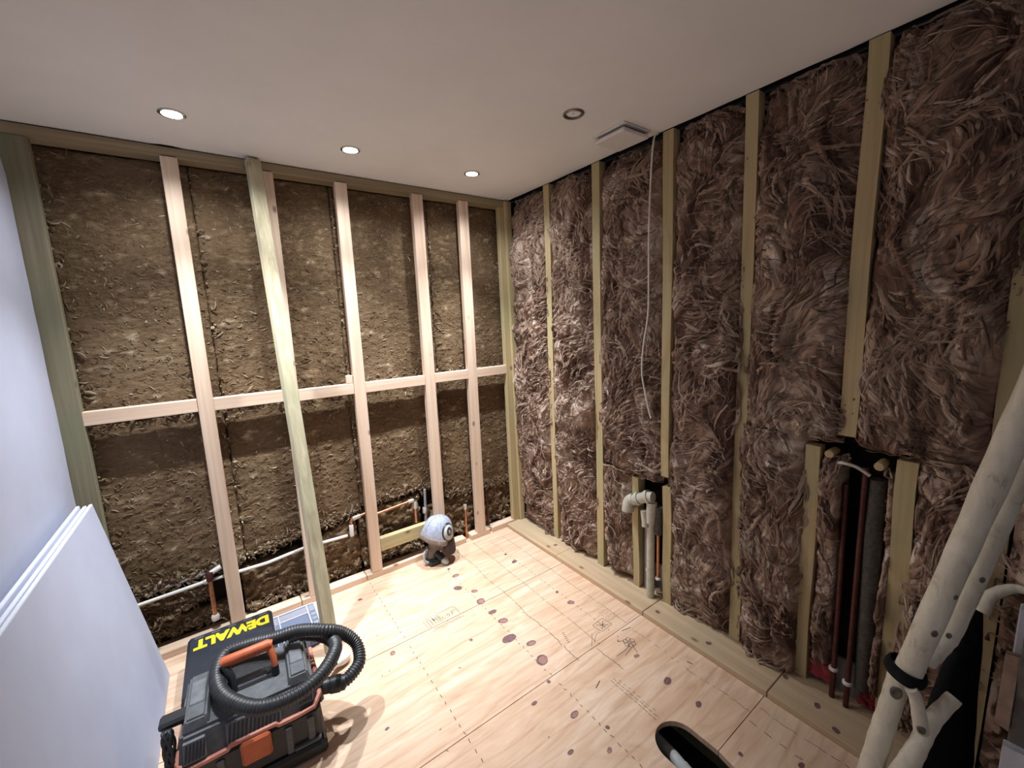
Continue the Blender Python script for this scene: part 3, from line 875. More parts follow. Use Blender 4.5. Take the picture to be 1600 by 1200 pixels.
downlight(-0.494, -0.350, True, 'lit downlight nearest the corner of the two stud walls')
downlight(-0.477, -1.150, False, 'unlit chrome downlight beside the square ceiling vent')

vent = empty('ceiling_vent', (-0.150, -1.125, 2.40), 0.0)
tag(vent, 'square white extractor vent cover on the ceiling', 'vent')
MB().box((-0.075, -0.075, -0.018), (0.075, 0.075, 0.0), 0.003).build('base_plate', M['vent_dark'], vent, smooth=False)
MB().box((-0.095, -0.095, -0.007), (0.095, 0.095, 0.0), 0.003).build('flange', M['vent'], vent, smooth=False)
MB().box((-0.088, -0.088, -0.034), (0.088, 0.088, -0.018), 0.004).build('cover_panel', M['vent'], vent, smooth=False)

# ------------------------------------------------------------------ leaning post
def oriented_bar(p, q, w, d, side=Vector((1, 0, 0))):
    p, q = Vector(p), Vector(q); t = (q - p).normalized()
    s = (side - t * side.dot(t)).normalized(); n = t.cross(s)
    a = [p + s * i * w / 2 + n * j * d / 2 for i, j in ((-1, -1), (1, -1), (1, 1), (-1, 1))]
    b = [q + s * i * w / 2 + n * j * d / 2 for i, j in ((-1, -1), (1, -1), (1, 1), (-1, 1))]
    return a + b
def bar_obj(name, p, q, w, d, mat, side=Vector((1, 0, 0)), parent=None, bevel=0.003):
    mb = MB(); mb.hexa(oriented_bar(p, q, w, d, side)); me = mb.mesh(name)
    bm = bmesh.new(); bm.from_mesh(me); bmesh.ops.recalc_face_normals(bm, faces=bm.faces[:])
    bmesh.ops.bevel(bm, geom=bm.edges[:], offset=bevel, segments=1, affect='EDGES'); bm.to_mesh(me); bm.free()
    return link(name, me, mat, parent, smooth=False)
po = bar_obj('timber_post', (-1.503, -0.462, 0.004), (-1.534, -0.028, 2.388), 0.060, 0.042, M['post_z'], Vector((1, 0.25, 0)))
tag(po, 'loose greenish timber post leaning against the stud wall', 'timber')

# ------------------------------------------------------------------ plasterboard sheets leaning on the left wall
def leaning_sheet(xb, zt, xt, y0, y1, th, label):
    t = empty('plasterboard_sheet', (xb, y0, 0.0))
    ang = math.atan2(xb - xt, zt)
    L = math.hypot(xb - xt, zt)
    R = Matrix.Rotation(-ang, 4, 'Y')
    MB().box((-th + 0.0008, y1 - y0, 0.0), (-0.0008, 0.0, L), 0.0015, R).build('gypsum_core', M['board_edge'], t, smooth=False)
    MB().box((-0.0009, y1 - y0 + 0.004, 0.004), (0.0, -0.004, L - 0.004), 0, R).build('paper_face', M['board_face'], t, smooth=False)
    return tag(t, label, 'plasterboard', 'plasterboard sheets leaning on the plastered wall')
leaning_sheet(-2.146, 0.888, -2.284, -0.128, -2.40, 0.0125, 'front plasterboard sheet leaning on the plastered wall, facing the room')
leaning_sheet(-2.163, 0.886, -2.301, -0.131, -2.40, 0.0125, 'middle plasterboard sheet, sandwiched between two others on the wall')
leaning_sheet(-2.182, 0.893, -2.320, -0.136, -2.40, 0.0125, 'rear plasterboard sheet, the closest of three to the plastered wall')
off = MB().box((-2.358, -1.02, 0.0), (-2.335, -0.835, 0.845), 0.002).build('timber_offcut', M['old_z'], None, smooth=False)
tag(off, 'dark brown board end sticking up behind the leaning plasterboard', 'timber')

# ------------------------------------------------------------------ pipes in the framed wall
def pipe(name, pts, r, mat, label, cat='pipe', group=None, smooth_k=0, n=12):
    t = empty(name, pts[0])
    o0 = Vector(pts[0])
    P = [Vector(p) - o0 for p in pts]
    if smooth_k: P = catmull(P, smooth_k)
    MB().tube(P, r, n).build('tube', M[mat], t)
    tag(t, label, cat, group)
    return t
def coupling(t, p, q, r, mat='solder', name='fitting'):
    o0 = Vector(t.location); p = Vector(p) - o0; q = Vector(q) - o0
    d = (q - p)
    return MB().tube([p, p + d * 0.06, p + d * 0.12, p + d * 0.88, p + d * 0.94, q], [r * 0.92, r, r * 1.06, r * 1.06, r, r * 0.92], 14).build(name, M[mat], t)
t = pipe('heating_pipe', [(-2.25, 0.060, 0.290), (-1.97, 0.060, 0.302), (-1.70, 0.060, 0.296), (-1.51, 0.060, 0.316), (-1.27, 0.060, 0.306)], 0.0085, 'white_pl', 'long pale pipe running level behind the studs above the black tool case')
coupling(t, (-1.985, 0.060, 0.3015), (-1.945, 0.060, 0.302), 0.012)
t = pipe('upper_pipe', [(-2.26, 0.085, 0.318), (-1.97, 0.085, 0.335)], 0.008, 'grey_pipe', 'thin grey pipe just above the long pale pipe')
t = pipe('stub_pipe', [(-1.956, 0.045, 0.345), (-1.958, 0.045, 0.26), (-1.959, 0.048, 0.110)], 0.011, 'copper', 'short copper stub pipe hanging down with a white end cap')
coupling(t, (-1.955, 0.045, 0.352), (-1.957, 0.045, 0.305), 0.0145, 'copper_dark')
MB().lathe([(0.004, 0.0), (0.016, 0.002), (0.019, 0.010), (0.019, 0.022), (0.014, 0.032), (0.005, 0.034)], 18, Matrix.Translation(Vector((-1.959, 0.048, 0.082)) - Vector(t.location))).build('end_cap', M['white_pl'], t)
coupling(t, (-1.952, 0.052, 0.342), (-1.905, 0.060, 0.358), 0.012, 'white_pl', 'side_elbow')
t = pipe('elbow_pipe', [(-1.246, 0.05, 0.30), (-1.244, 0.05, 0.392), (-1.238, 0.05, 0.405), (-1.225, 0.05, 0.410), (-1.10, 0.05, 0.424)], 0.0085, 'copper', 'copper pipe bending down left of the third fresh stud from the corner')
coupling(t, (-1.246, 0.05, 0.300), (-1.245, 0.05, 0.372), 0.0125, 'white_pl'); coupling(t, (-1.232, 0.05, 0.408), (-1.185, 0.05, 0.414), 0.012)
t = pipe('cross_pipe', [(-1.10, 0.050, 0.392), (-0.86, 0.050, 0.411), (-0.838, 0.050, 0.409), (-0.830, 0.050, 0.395), (-0.832, 0.050, 0.25)], 0.0085, 'copper', 'copper pipe sloping behind the studs and turning down above the grey cap')
coupling(t, (-0.875, 0.05, 0.410), (-0.838, 0.05, 0.411), 0.0125); coupling(t, (-0.830, 0.05, 0.398), (-0.831, 0.05, 0.35), 0.0125)
t = pipe('riser_pipe', [(-0.752, 0.055, 0.462), (-0.764, 0.055, 0.16)], 0.0085, 'grey_pipe', 'dull upright pipe close left of the stud behind the grey cap')
coupling(t, (-0.763, 0.055, 0.335), (-0.765, 0.055, 0.295), 0.013)
t = pipe('riser_pipe', [(-0.455, 0.050, 0.250), (-0.458, 0.048, 0.004)], 0.0085, 'copper', 'bright copper upright pipe passing through the gap in the bottom plate')
coupling(t, (-0.455, 0.050, 0.262), (-0.455, 0.050, 0.225), 0.0125)
t = pipe('riser_pipe', [(-0.270, 0.055, 0.290), (-0.271, 0.035, 0.004)], 0.0085, 'copper_dark', 'dark copper upright pipe beside the stud nearest the corner')
coupling(t, (-0.2708, 0.038, 0.045), (-0.2712, 0.035, 0.012), 0.0125)

# ------------------------------------------------------------------ pipes in the insulated wall
t = empty('waste_pipe', (0.0, -1.200, 0.029))
tag(t, 'white plastic waste pipe with elbow fitting in the shaggy wall', 'pipe')
MB().tube([(0.0, 0.0, 0.0), (0.0, 0.0, 0.47)], 0.0215, 18).build('tube', M['dirty_pvc'], t)
MB().tube([(-0.008, -0.006, 0.44), (-0.008, -0.008, 0.50), (-0.008, -0.010, 0.555)], [0.026, 0.027, 0.027], 18).build('socket', M['dirty_pvc'], t)
MB().tube(catmull([(-0.008, -0.016, 0.585), (-0.012, 0.02, 0.578), (-0.016, 0.06, 0.556), (-0.020, 0.10, 0.535)], 4), 0.029, 18).build('elbow', M['dirty_pvc'], t)
MB().tube([(-0.016, 0.062, 0.556), (-0.018, 0.078, 0.548)], 0.036, 20).build('collar', M['dirty_pvc'], t)
MB().tube([(-0.010, 0.006, 0.584), (-0.012, 0.024, 0.576)], 0.035, 20).build('collar', M['dirty_pvc'], t)
MB().tube(catmull([(-0.020, 0.10, 0.540), (-0.026, 0.118, 0.530), (-0.034, 0.125, 0.505), (-0.036, 0.125, 0.470)], 4), [0.031] * 10 + [0.033] * 3, 18).build('elbow', M['dirty_pvc'], t)
MB().tube([(-0.024, 0.030, 0.500), (-0.024, 0.020, 0.440), (-0.024, 0.018, 0.415)], [0.017, 0.017, 0.019], 14).build('branch_spigot', M['dirty_pvc'], t)
t = pipe('conduit_pipe', [(0.055, -1.140, 0.029), (0.055, -1.140, 0.46)], 0.017, 'grey_pipe', 'grey upright pipe behind and left of the white waste pipe')
MB().lathe([(0.019, 0), (0.021, 0.004), (0.021, 0.012), (0.019, 0.016)], 16, Matrix.Translation((-0.02, -0.03, 0.12))).build('clip', M['white_pl'], t)
t = pipe('supply_pipe', [(0.010, -1.240, 0.145), (0.010, -1.238, 0.56)], 0.0085, 'copper', 'copper supply pipe clipped right of the white waste pipe')
MB().tube([(0.0, 0.0, 0.265), (0.0, 0.0, 0.33), (0.0, 0.0, 0.42)], [0.019, 0.022, 0.021], 14).build('foam_sleeve', M['foam'], t)
MB().lathe([(0.010, 0), (0.014, 0.003), (0.014, 0.013), (0.010, 0.016)], 16, Matrix.Translation((0, 0, 0.0))).build('clip', M['white_pl'], t)
t = pipe('supply_pipe', [(0.035, -2.068, 0.029), (0.035, -2.066, 0.60), (0.035, -2.064, 1.0)], 0.0095, 'copper_dark', 'tall dark copper pipe in the open bay behind the pale poles')
MB().lathe([(0.0115, 0), (0.015, 0.003), (0.015, 0.013), (0.0115, 0.016)], 16, Matrix.Translation((0, 0.002, 0.095))).build('clip', M['white_pl'], t)
t = pipe('supply_pipe', [(0.045, -2.020, 0.010), (0.045, -2.018, 0.40), (0.045, -2.010, 0.92)], 0.0095, 'copper_dark', 'dark copper pipe half buried in wool, left of the tall dark one')
MB().lathe([(0.0115, 0), (0.015, 0.003), (0.015, 0.013), (0.0115, 0.016)], 16, Matrix.Translation((0, 0.002, 0.135))).build('clip', M['white_pl'], t)
fo = MB().tube([(0.060, -2.104, 0.12), (0.055, -2.102, 0.45), (0.050, -2.098, 0.75), (0.055, -2.096, 0.96)], [0.022, 0.026, 0.027, 0.024], 14).build('foam_lagging', M['foam'], None)
tag(fo, 'rough black pipe lagging beside the tall dark copper pipe', 'lagging')
for (y, z, lb) in ((-1.962, 1.032, 'round pale timber plug beside the cut stud end'), (-2.105, 1.022, 'round pale timber plug right of the white wire ends')):
    o = MB().lathe([(0.002, -0.017), (0.013, -0.016), (0.015, -0.013), (0.015, 0.05)], 18, Matrix.Translation((0.02, y, z)) @ Matrix.Rotation(PI / 2, 4, 'Y')).build('timber_plug', M['paleyel'], None)
    tag(o, lb, 'plug')
w = MB().tube(catmull([(0.02, -1.985, 0.995), (-0.005, -2.00, 1.012), (-0.005, -2.04, 1.010), (-0.002, -2.065, 0.998), (0.0, -2.085, 0.985)], 5), 0.006, 8).build('pipe_tail', M['solder'], None)
tag(w, 'short pale bent pipe tail above the dark copper pipes', 'pipe')

# cable hanging down the wall
t = empty('hanging_cable', (-0.045, -1.223, 2.39))
tag(t, 'cream electric cable hanging down the shaggy wall', 'cable')
cpts = [(-1.223, 2.395), (-1.220, 2.353), (-1.205, 2.144), (-1.203, 1.91), (-1.208, 1.759), (-1.207, 1.574), (-1.178, 1.415), (-1.166, 1.284), (-1.183, 1.186), (-1.211, 1.089), (-1.228, 1.052)]
MB().tube(catmull([(0.035 if i == 0 else 0.0 + 0.006 * math.sin(i), y + 1.223, z - 2.39) for i, (y, z) in enumerate(cpts)], 8), 0.0042, 10).build('sheath', M['cable'], t)
MB().tube([(0.0, -0.003, -1.336), (0.012, 0.012, -1.342), (0.022, 0.025, -1.343)], [0.006, 0.007, 0.006], 10).build('taped_end', M['black'], t)

# ------------------------------------------------------------------ waste pipe in the floor slot
t = empty('floor_waste_pipe', (-0.57, -1.70, -0.30))
tag(t, 'pale grey waste pipe lying inside the floor slot', 'pipe')
MB().tube(catmull([(0.03, 0.10, 0.185), (0.02, 0.03, 0.190), (0.006, -0.03, 0.200), (-0.012, -0.09, 0.205), (-0.02, -0.14, 0.200)], 5), 0.023, 16).build('tube', M['bluegrey'], t)
MB().tube([(-0.003, -0.058, 0.202), (-0.016, -0.112, 0.205)], 0.027, 16).build('collar', M['pale_grey'], t)
for o in t.children: o.data.materials[0] = M['pale_grey']
MB().tube([(-0.02, -0.14, 0.0), (-0.02, -0.14, 0.205)], 0.022, 14).build('drop', M['pale_grey'], t)

# ------------------------------------------------------------------ vacuum
vac = empty('vacuum_cleaner', (-1.835, -0.785, 0.0), math.radians(-3))
tag(vac, 'black and orange box vacuum cleaner with its hose coiled on top', 'vacuum')
W, D = 0.208, 0.158
MB().box((-W - 0.010, -D - 0.014, 0.0), (W + 0.010, D, 0.055), 0.010).build('base', M['black'], vac)
tank = MB().box((-W, -D, 0.05), (W, D, 0.190), 0.014).build('tank', M['black'], vac)
for k, x in enumerate((-0.17, -0.10, 0.10, 0.17)):
    MB().box((x - 0.012, -D - 0.008, 0.06), (x + 0.012, -D + 0.004, 0.168), 0.004).build('rib', M['charcoal'], tank)
for x in (-0.155, 0.155):
    MB().box((x - 0.045, -D - 0.016, 0.065), (x + 0.045, -D + 0.004, 0.078), 0.004).build('rib', M['charcoal'], tank)
# orange trim line around the seam, dipping at the corners
rim = []
def rr(x, y, z): rim.append(Vector((x, y, z)))
for (x, y, z) in ((-W - 0.002, D, 0.197), (-W - 0.004, 0.0, 0.197), (-W - 0.004, -D + 0.03, 0.197), (-W + 0.014, -D - 0.006, 0.193), (-0.12, -D - 0.007, 0.196), (-0.075, -D - 0.007, 0.199), (-0.065, -D - 0.007, 0.209),
                  (0.065, -D - 0.007, 0.209), (0.075, -D - 0.007, 0.199), (0.13, -D - 0.007, 0.199), (W - 0.02, -D - 0.006, 0.204), (W + 0.003, -D + 0.02, 0.222), (W + 0.005, -0.05, 0.240), (W + 0.003, 0.02, 0.225), (W + 0.003, D, 0.197)): rr(x, y, z)
MB().tube(rim, 0.0085, 8).build('trim', M['orange_dusty'], vac)
# head: sloping faces
def frustum(x0, x1, y0, y1, z0, X0, X1, Y0, Y1, z1):
    return MB().hexa([(x0, y0, z0), (x1, y0, z0), (x1, y1, z0), (x0, y1, z0), (X0, Y0, z1), (X1, Y0, z1), (X1, Y1, z1), (X0, Y1, z1)])
head = frustum(-W, W, -D, D, 0.190, -W + 0.012, W - 0.012, -D + 0.032, D - 0.02, 0.285)
me = head.mesh('head'); bm = bmesh.new(); bm.from_mesh(me); bmesh.ops.bevel(bm, geom=bm.edges[:], offset=0.010, segments=2, affect='EDGES'); bm.to_mesh(me); bm.free()
ho = link('head', me, M['charcoal'], vac)
for (x0, x1) in ((-W + 0.016, -0.115), (0.115, W - 0.016)):
    b = frustum(x0, x1, -D + 0.040, D - 0.03, 0.28, x0 + 0.010, x1 - 0.010, -D + 0.055, D - 0.045, 0.312)
    me = b.mesh('shoulder'); bm = bmesh.new(); bm.from_mesh(me); bmesh.ops.bevel(bm, geom=bm.edges[:], offset=0.006, segments=2, affect='EDGES'); bm.to_mesh(me); bm.free()
    sh_ = link('shoulder', me, M['charcoal'], ho)
    xm = (x0 + x1) / 2
    MB().box((xm - 0.022, -0.04, 0.308), (xm + 0.022, 0.075, 0.316), 0.003).build('inset_panel', M['charcoal2'], ho)
# front grille blocks
SL = math.atan2(0.032, 0.095)
def grille(x0, x1, z0, z1, n):
    R = Matrix.Translation((0, -D, 0.19)) @ Matrix.Rotation(-SL, 4, 'X')
    g = MB().box((x0, -0.012, z0 - 0.19), (x1, 0.01, z1 - 0.19), 0.003, R).build('vent_block', M['charcoal2'], ho)
    for k in range(n):
        x = x0 + (x1 - x0) * (k + 0.7) / (n + 0.4)
        MB().hexa([R @ Vector(v) for v in ((x - 0.005, -0.0145, z0 - 0.183), (x, -0.0145, z0 - 0.183), (x, -0.010, z0 - 0.183), (x - 0.005, -0.010, z0 - 0.183),
                   (x + 0.003, -0.0145, z1 - 0.197), (x + 0.008, -0.0145, z1 - 0.197), (x + 0.008, -0.010, z1 - 0.197), (x + 0.003, -0.010, z1 - 0.197))]).build('slot', M['black'], g, smooth=False)
grille(-0.075, 0.085, 0.205, 0.272, 13)
grille(-0.190, -0.130, 0.205, 0.270, 6)
grille(0.140, 0.190, 0.222, 0.270, 5)
# latch
MB().box((-0.042, -D - 0.026, 0.115), (0.048, -D - 0.006, 0.205), 0.008).build('latch', M['orange'], vac)
# recess, handle
MB().box((-0.085, -0.030, 0.278), (0.085, 0.120, 0.293), 0.008).build('handle_well', M['black'], vac)
MB().box((-0.050, -0.020, 0.285), (0.060, 0.025, 0.302), 0.008).build('well_lip', M['charcoal2'], vac)
hd = MB().tube([(-0.078, 0.020, 0.378), (-0.07, 0.022, 0.381), (0.07, 0.022, 0.384), (0.082, 0.020, 0.381)], [0.016, 0.0200, 0.0200, 0.016], 14).build('handle', M['orange'], vac)
MB().tube([(0.072, 0.018, 0.378), (0.082, -0.008, 0.345), (0.083, -0.018, 0.318)], [0.013, 0.011, 0.010], 10).build('handle_leg', M['orange'], hd)
MB().tube([(0.083, -0.018, 0.320), (0.083, -0.022, 0.288)], [0.012, 0.013], 10).build('handle_foot', M['black'], hd)
MB().tube([(-0.070, 0.018, 0.376), (-0.052, -0.012, 0.335), (-0.050, -0.020, 0.288)], [0.013, 0.013, 0.014], 10).build('handle_leg', M['black'], hd)
# hose: ribbed, one and a half turns
hw = [(-1.611, -0.889, 0.205), (-1.546, -0.911, 0.2), (-1.488, -0.89, 0.21), (-1.463, -0.861, 0.225), (-1.462, -0.814, 0.26), (-1.502, -0.790, 0.31), (-1.573, -0.795, 0.366), (-1.660, -0.741, 0.372), (-1.743, -0.705, 0.358),
      (-1.831, -0.66, 0.345), (-1.901, -0.659, 0.345), (-1.93, -0.753, 0.34), (-1.911, -0.87, 0.335), (-1.826, -0.985, 0.330), (-1.717, -1.020, 0.333), (-1.621, -0.980, 0.333), (-1.551, -0.880, 0.330), (-1.560, -0.780, 0.316), (-1.625, -0.705, 0.314), (-1.690, -0.690, 0.312)]
c3, s3 = math.cos(math.radians(3)), math.sin(math.radians(3))
def tolocal(p):
    dx, dy = p[0] + 1.835, p[1] + 0.785
    return Vector((dx * c3 - dy * s3, dx * s3 + dy * c3, p[2]))
hp = catmull([tolocal(p) for p in hw], 8)
# resample evenly so each rib is alike
L = [0.0]
for a, b in zip(hp[:-1], hp[1:]): L.append(L[-1] + (b - a).length)
stp = 0.0028; fine = []
arr = np.array([list(v) for v in hp]); LL = np.array(L)
ss = np.arange(0, L[-1], stp)
fine = np.stack([np.interp(ss, LL, arr[:, i]) for i in range(3)], -1)
rad = [0.0232 + 0.0026 * math.cos(2 * PI * s_ / 0.0105) for s_ in ss]
MB().tube([Vector(p) for p in fine], rad, 14).build('hose', M['hose'], vac, angle=None)
cp = [tolocal(p) for p in hw[:3]]
d = (cp[1] - cp[0]).normalized()
MB().tube([cp[0] - d * 0.03, cp[0] + d * 0.025, cp[0] + d * 0.028, cp[0] + d * 0.062, cp[0] + d * 0.064, cp[0] + d * 0.08], [0.028, 0.028, 0.031, 0.031, 0.028, 0.027], 18).build('hose_cuff', M['black'], vac)
MB().box((0.195, -0.125, 0.165), (0.225, -0.050, 0.245), 0.008).build('hose_port', M['black'], vac)
# cord wound at the left flank
cord = []
for k in range(80):
    a = 2 * PI * k / 20
    cord.append((-W - 0.022 - 0.010 * math.sin(k * 0.7), -0.095 + 0.026 * math.cos(a), 0.225 + 0.075 * math.sin(a)))
MB().tube(catmull(cord, 2), 0.0052, 8).build('power_cord', M['black'], vac)
MB().box((-W - 0.050, -0.060, 0.272), (-W + 0.035, -0.005, 0.300), 0.008).build('cord_hook', M['black'], vac)
MB().box((-W - 0.045, -0.150, 0.150), (-W + 0.004, -0.085, 0.175), 0.008).build('cord_hook', M['black'], vac)
# ------------------------------------------------------------------ tool case with yellow lettering
case = empty('tool_case', (-1.893, -0.345, 0.0), math.radians(-1.0))
tag(case, 'black tool case with large yellow lettering, upside down to the camera', 'tool case')
cw, cd = 0.168, 0.198
MB().box((-cw, -cd, 0.0), (cw, cd, 0.095), 0.014).build('body', M['bluegrey'], case)
lid = MB().box((-cw - 0.004, -cd - 0.004, 0.092), (cw + 0.004, cd + 0.004, 0.150), 0.012).build('lid', M['navy'], case)
for k in range(9):
    y = -cd + 0.03 + k * 0.042
    MB().box((-cw - 0.010, y - 0.010, 0.086), (-cw + 0.004, y + 0.010, 0.112), 0.003).build('rib', M['bluegrey'] if k % 2 else M['navy'], case)
for k in range(5):
    x = -cw + 0.04 + k * 0.065
    MB().box((x - 0.018, cd - 0.030, 0.146), (x + 0.018, cd - 0.020, 0.1535), 0.002).build('lid_rib', M['charcoal'], lid)
MB().box((-0.09, -cd - 0.022, 0.075), (0.09, -cd + 0.002, 0.100), 0.008).build('carry_handle', M['charcoal'], case)
def text_mesh(txt, size, offs, extr):
    cu = bpy.data.curves.new('txt', 'FONT'); cu.body = txt; cu.size = size; cu.offset = offs; cu.extrude = extr
    cu.align_x = 'CENTER'; cu.align_y = 'CENTER'; cu.space_character = 0.98
    tmp = bpy.data.objects.new('txt', cu); COL.objects.link(tmp)
    me = bpy.data.meshes.new_from_object(tmp)
    bpy.data.objects.remove(tmp); bpy.data.curves.remove(cu)
    return me
me = text_mesh('DEWALT', 0.070, 0.0042, 0.0006)
xs_ = [v.co.x for v in me.vertices]; ys_ = [v.co.y for v in me.vertices]
sx_, sy_ = 0.300 / (max(xs_) - min(xs_)), 0.072 / (max(ys_) - min(ys_))
mx_, my_ = (max(xs_) + min(xs_)) / 2, (max(ys_) + min(ys_)) / 2
for v in me.vertices: v.co.x = (v.co.x - mx_) * sx_; v.co.y = (v.co.y - my_) * sy_
me.materials.clear(); me.materials.append(M['yellow'])
lt = link('lettering', me, None, lid, smooth=False)
lt.location = (0.004, cd - 0.078, 0.1508); lt.rotation_euler = (0, 0, PI)
lt['label'] = 'yellow DEWALT lettering'

# ------------------------------------------------------------------ clear organiser
org = empty('parts_organiser', (-1.617, -0.228, 0.0), math.radians(0))
tag(org, 'clear plastic parts organiser with red pieces inside beside the black case', 'organiser')
ow, od = 0.103, 0.138
MB().box((-ow, -od, 0.0), (ow, od, 0.004), 0.001).build('tray', M['tray'], org, smooth=False)
for lo, hi in (((-ow, -od, 0.004), (-ow + 0.003, od, 0.052)), ((ow - 0.003, -od, 0.004), (ow, od, 0.052)), ((-ow, od - 0.003, 0.004), (ow, od, 0.052)), ((-ow, -od, 0.004), (ow, -od + 0.003, 0.052))):
    MB().box(lo, hi, 0.001).build('side', M['clear'], org, smooth=False)
for y in (-0.07, 0.0, 0.07): MB().box((-ow + 0.03, y - 0.001, 0.004), (ow - 0.035, y + 0.001, 0.048)).build('divider', M['clear'], org, smooth=False)
for lo, hi in (((-ow - 0.003, -od - 0.003, 0.050), (-ow + 0.006, od + 0.003, 0.058)), ((ow - 0.006, -od - 0.003, 0.050), (ow + 0.003, od + 0.003, 0.058)), ((-ow, od - 0.006, 0.050), (ow, od + 0.003, 0.058)), ((-ow, -od - 0.003, 0.050), (ow, -od + 0.006, 0.058)), ((ow - 0.044, -od, 0.0562), (ow - 0.038, od, 0.059)), ((-ow + 0.026, -od, 0.0562), (-ow + 0.031, od, 0.059)), ((-ow + 0.03, 0.064, 0.0562), (ow - 0.04, 0.070, 0.0585))):
    MB().box(lo, hi, 0.001).build('lid_rail', M['rail'], org, smooth=False)
for x in (-ow + 0.028, ow - 0.036): MB().box((x - 0.004, -od + 0.003, 0.004), (x + 0.004, od - 0.003, 0.055), 0.001).build('divider', M['clear'], org, smooth=False)
MB().box((-ow, -od, 0.052), (ow, od, 0.056), 0.001).build('lid', M['clear'], org, smooth=False)
for k in range(6):
    y = -od + 0.03 + k * 0.040
    MB().box((ow - 0.030, y, 0.006), (ow - 0.004, y + 0.013, 0.046), 0.002).build('slot_strip', M['pine_x'] if k % 2 else M['white_pl'], org, smooth=False)
for k in range(9):
    x, y = random.uniform(-0.005, 0.04), random.uniform(-0.02, 0.045)
    MB().tube([(x, y, 0.009), (x + 0.022, y + random.uniform(-0.012, 0.012), 0.011 + 0.003 * (k % 3))], [0.006, 0.004], 8).build('red_plug', M['red'], org)
for sx in (-1, 1): MB().box((sx * 0.05 - 0.016, -od - 0.010, 0.020), (sx * 0.05 + 0.016, -od + 0.002, 0.058), 0.003).build('clasp', M['bluegrey'], org)

# ------------------------------------------------------------------ white lamp bulb on the floor
bulb = empty('light_bulb', (-1.497, -0.585, 0.0))
tag(bulb, 'white light bulb lying on the floor inside the hose loop', 'light bulb')
Rb = Matrix.Translation((0, 0, 0.031)) @ Matrix.Rotation(math.radians(35), 4, 'Z') @ Matrix.Rotation(math.radians(97), 4, 'Y')
MB().lathe([(0.003, 0.060), (0.016, 0.056), (0.026, 0.044), (0.030, 0.028), (0.028, 0.010), (0.022, -0.006), (0.017, -0.018), (0.0155, -0.024)], 24, Rb, cap0=True, cap1=True).build('globe', M['white_pl'], bulb)
MB().lathe([(0.0150, -0.022), (0.0150, -0.030), (0.0132, -0.033), (0.0150, -0.036), (0.0132, -0.039), (0.0150, -0.042), (0.0110, -0.048), (0.005, -0.052)], 20, Rb).build('screw_base', M['chrome'], bulb)

# ------------------------------------------------------------------ grey cap resting on an upright cordless drill
tool = empty('cordless_drill', (-0.750, -0.085, 0.0))
tag(tool, 'small black and grey power tool standing by the bottom plate under a cap', 'power tool')
MB().tube(catmull([(-0.035, 0.030, 0.030), (-0.020, 0.022, 0.075), (-0.005, 0.02, 0.13), (0.0, 0.02, 0.20)], 4), [0.040] * 4 + [0.044] * 4 + [0.052] * 5, 16).build('grip', M['greybrown'], tool)
MB().box((-0.075, -0.040, 0.0), (0.020, 0.050, 0.038), 0.010).build('battery_pack', M['black'], tool)
MB().tube(catmull([(-0.015, -0.005, 0.070), (0.005, -0.035, 0.045), (0.020, -0.062, 0.024)], 4), [0.028, 0.027, 0.026, 0.026, 0.025, 0.024, 0.022, 0.020, 0.017], 14).build('nose', M['black'], tool)
MB().tube([(0.014, -0.052, 0.030), (0.020, -0.066, 0.022), (0.027, -0.082, 0.014)], [0.024, 0.022, 0.012], 14).build('nose_tip', M['pale_grey'], tool)
MB().box((0.000, -0.030, 0.062), (0.016, -0.016, 0.086), 0.004).build('switch', M['white_pl'], tool)
MB().tube(catmull([(-0.062, 0.02, 0.10), (-0.092, 0.01, 0.085), (-0.095, 0.0, 0.04), (-0.07, -0.01, 0.02)], 5), 0.008, 8).build('wrist_strap', M['pale_grey'], tool)
cap = empty('grey_cap', (-0.745, -0.080, 0.165))
tag(cap, 'grey cotton cap with a black and white badge, draped over a small tool', 'cap')
nseg, nr_ = 40, 16
vs_ = []; fs = []
Rc = Matrix.Rotation(math.radians(4), 4, 'X') @ Matrix.Rotation(math.radians(8), 4, 'Y')
for i in range(nr_ + 1):
    t_ = i / nr_
    el = t_ * PI / 2
    for k in range(nseg):
        a = 2 * PI * k / nseg
        fold = 1 + 0.045 * math.sin(3 * a + 2.2 * t_) * (1 - t_) + 0.035 * math.sin(7 * a + 1.0 - 4 * t_) * (1 - t_ * 0.5)
        seam = 1 - 0.02 * max(0, math.cos(6 * a)) ** 14 * (1 - t_ * 0.3)
        r0 = 0.108 * math.cos(el) ** 0.72 * fold * seam
        z = 0.150 * math.sin(el) ** 1.05 + 0.008 * math.sin(2 * a + 1) * (1 - t_)
        vs_.append(Rc @ Vector((r0 * math.cos(a), r0 * 0.92 * math.sin(a), z)))
for i in range(nr_):
    for k in range(nseg):
        a = i * nseg + k; b = i * nseg + (k + 1) % nseg
        fs.append((a, b, b + nseg, a + nseg))
cb = MB(); cb.add(vs_, fs)
co = cb.build('crown', M['cap_cloth'], cap, angle=None)
so = co.modifiers.new('thick', 'SOLIDIFY'); so.thickness = 0.003
# stained band round the opening, with its shadow also put into the colour
bb = MB(); bvs = []; bfs = []
for i in range(4):
    for k in range(nseg):
        p = vs_[k].lerp(vs_[nseg * 3 + k], i / 3 * 0.9)
        ctr = Rc @ Vector((0, 0, (p.z) * 0.5)); dd = (p - ctr); dd.z = 0
        bvs.append(p + dd.normalized() * 0.0035)
for i in range(3):
    for k in range(nseg):
        a = i * nseg + k; b = i * nseg + (k + 1) % nseg
        bfs.append((a, b, b + nseg, a + nseg))
bb.add(bvs, bfs); bo = bb.build('band', M['cap_dirt_shade'], co, angle=None); so = bo.modifiers.new('thick', 'SOLIDIFY'); so.thickness = 0.002
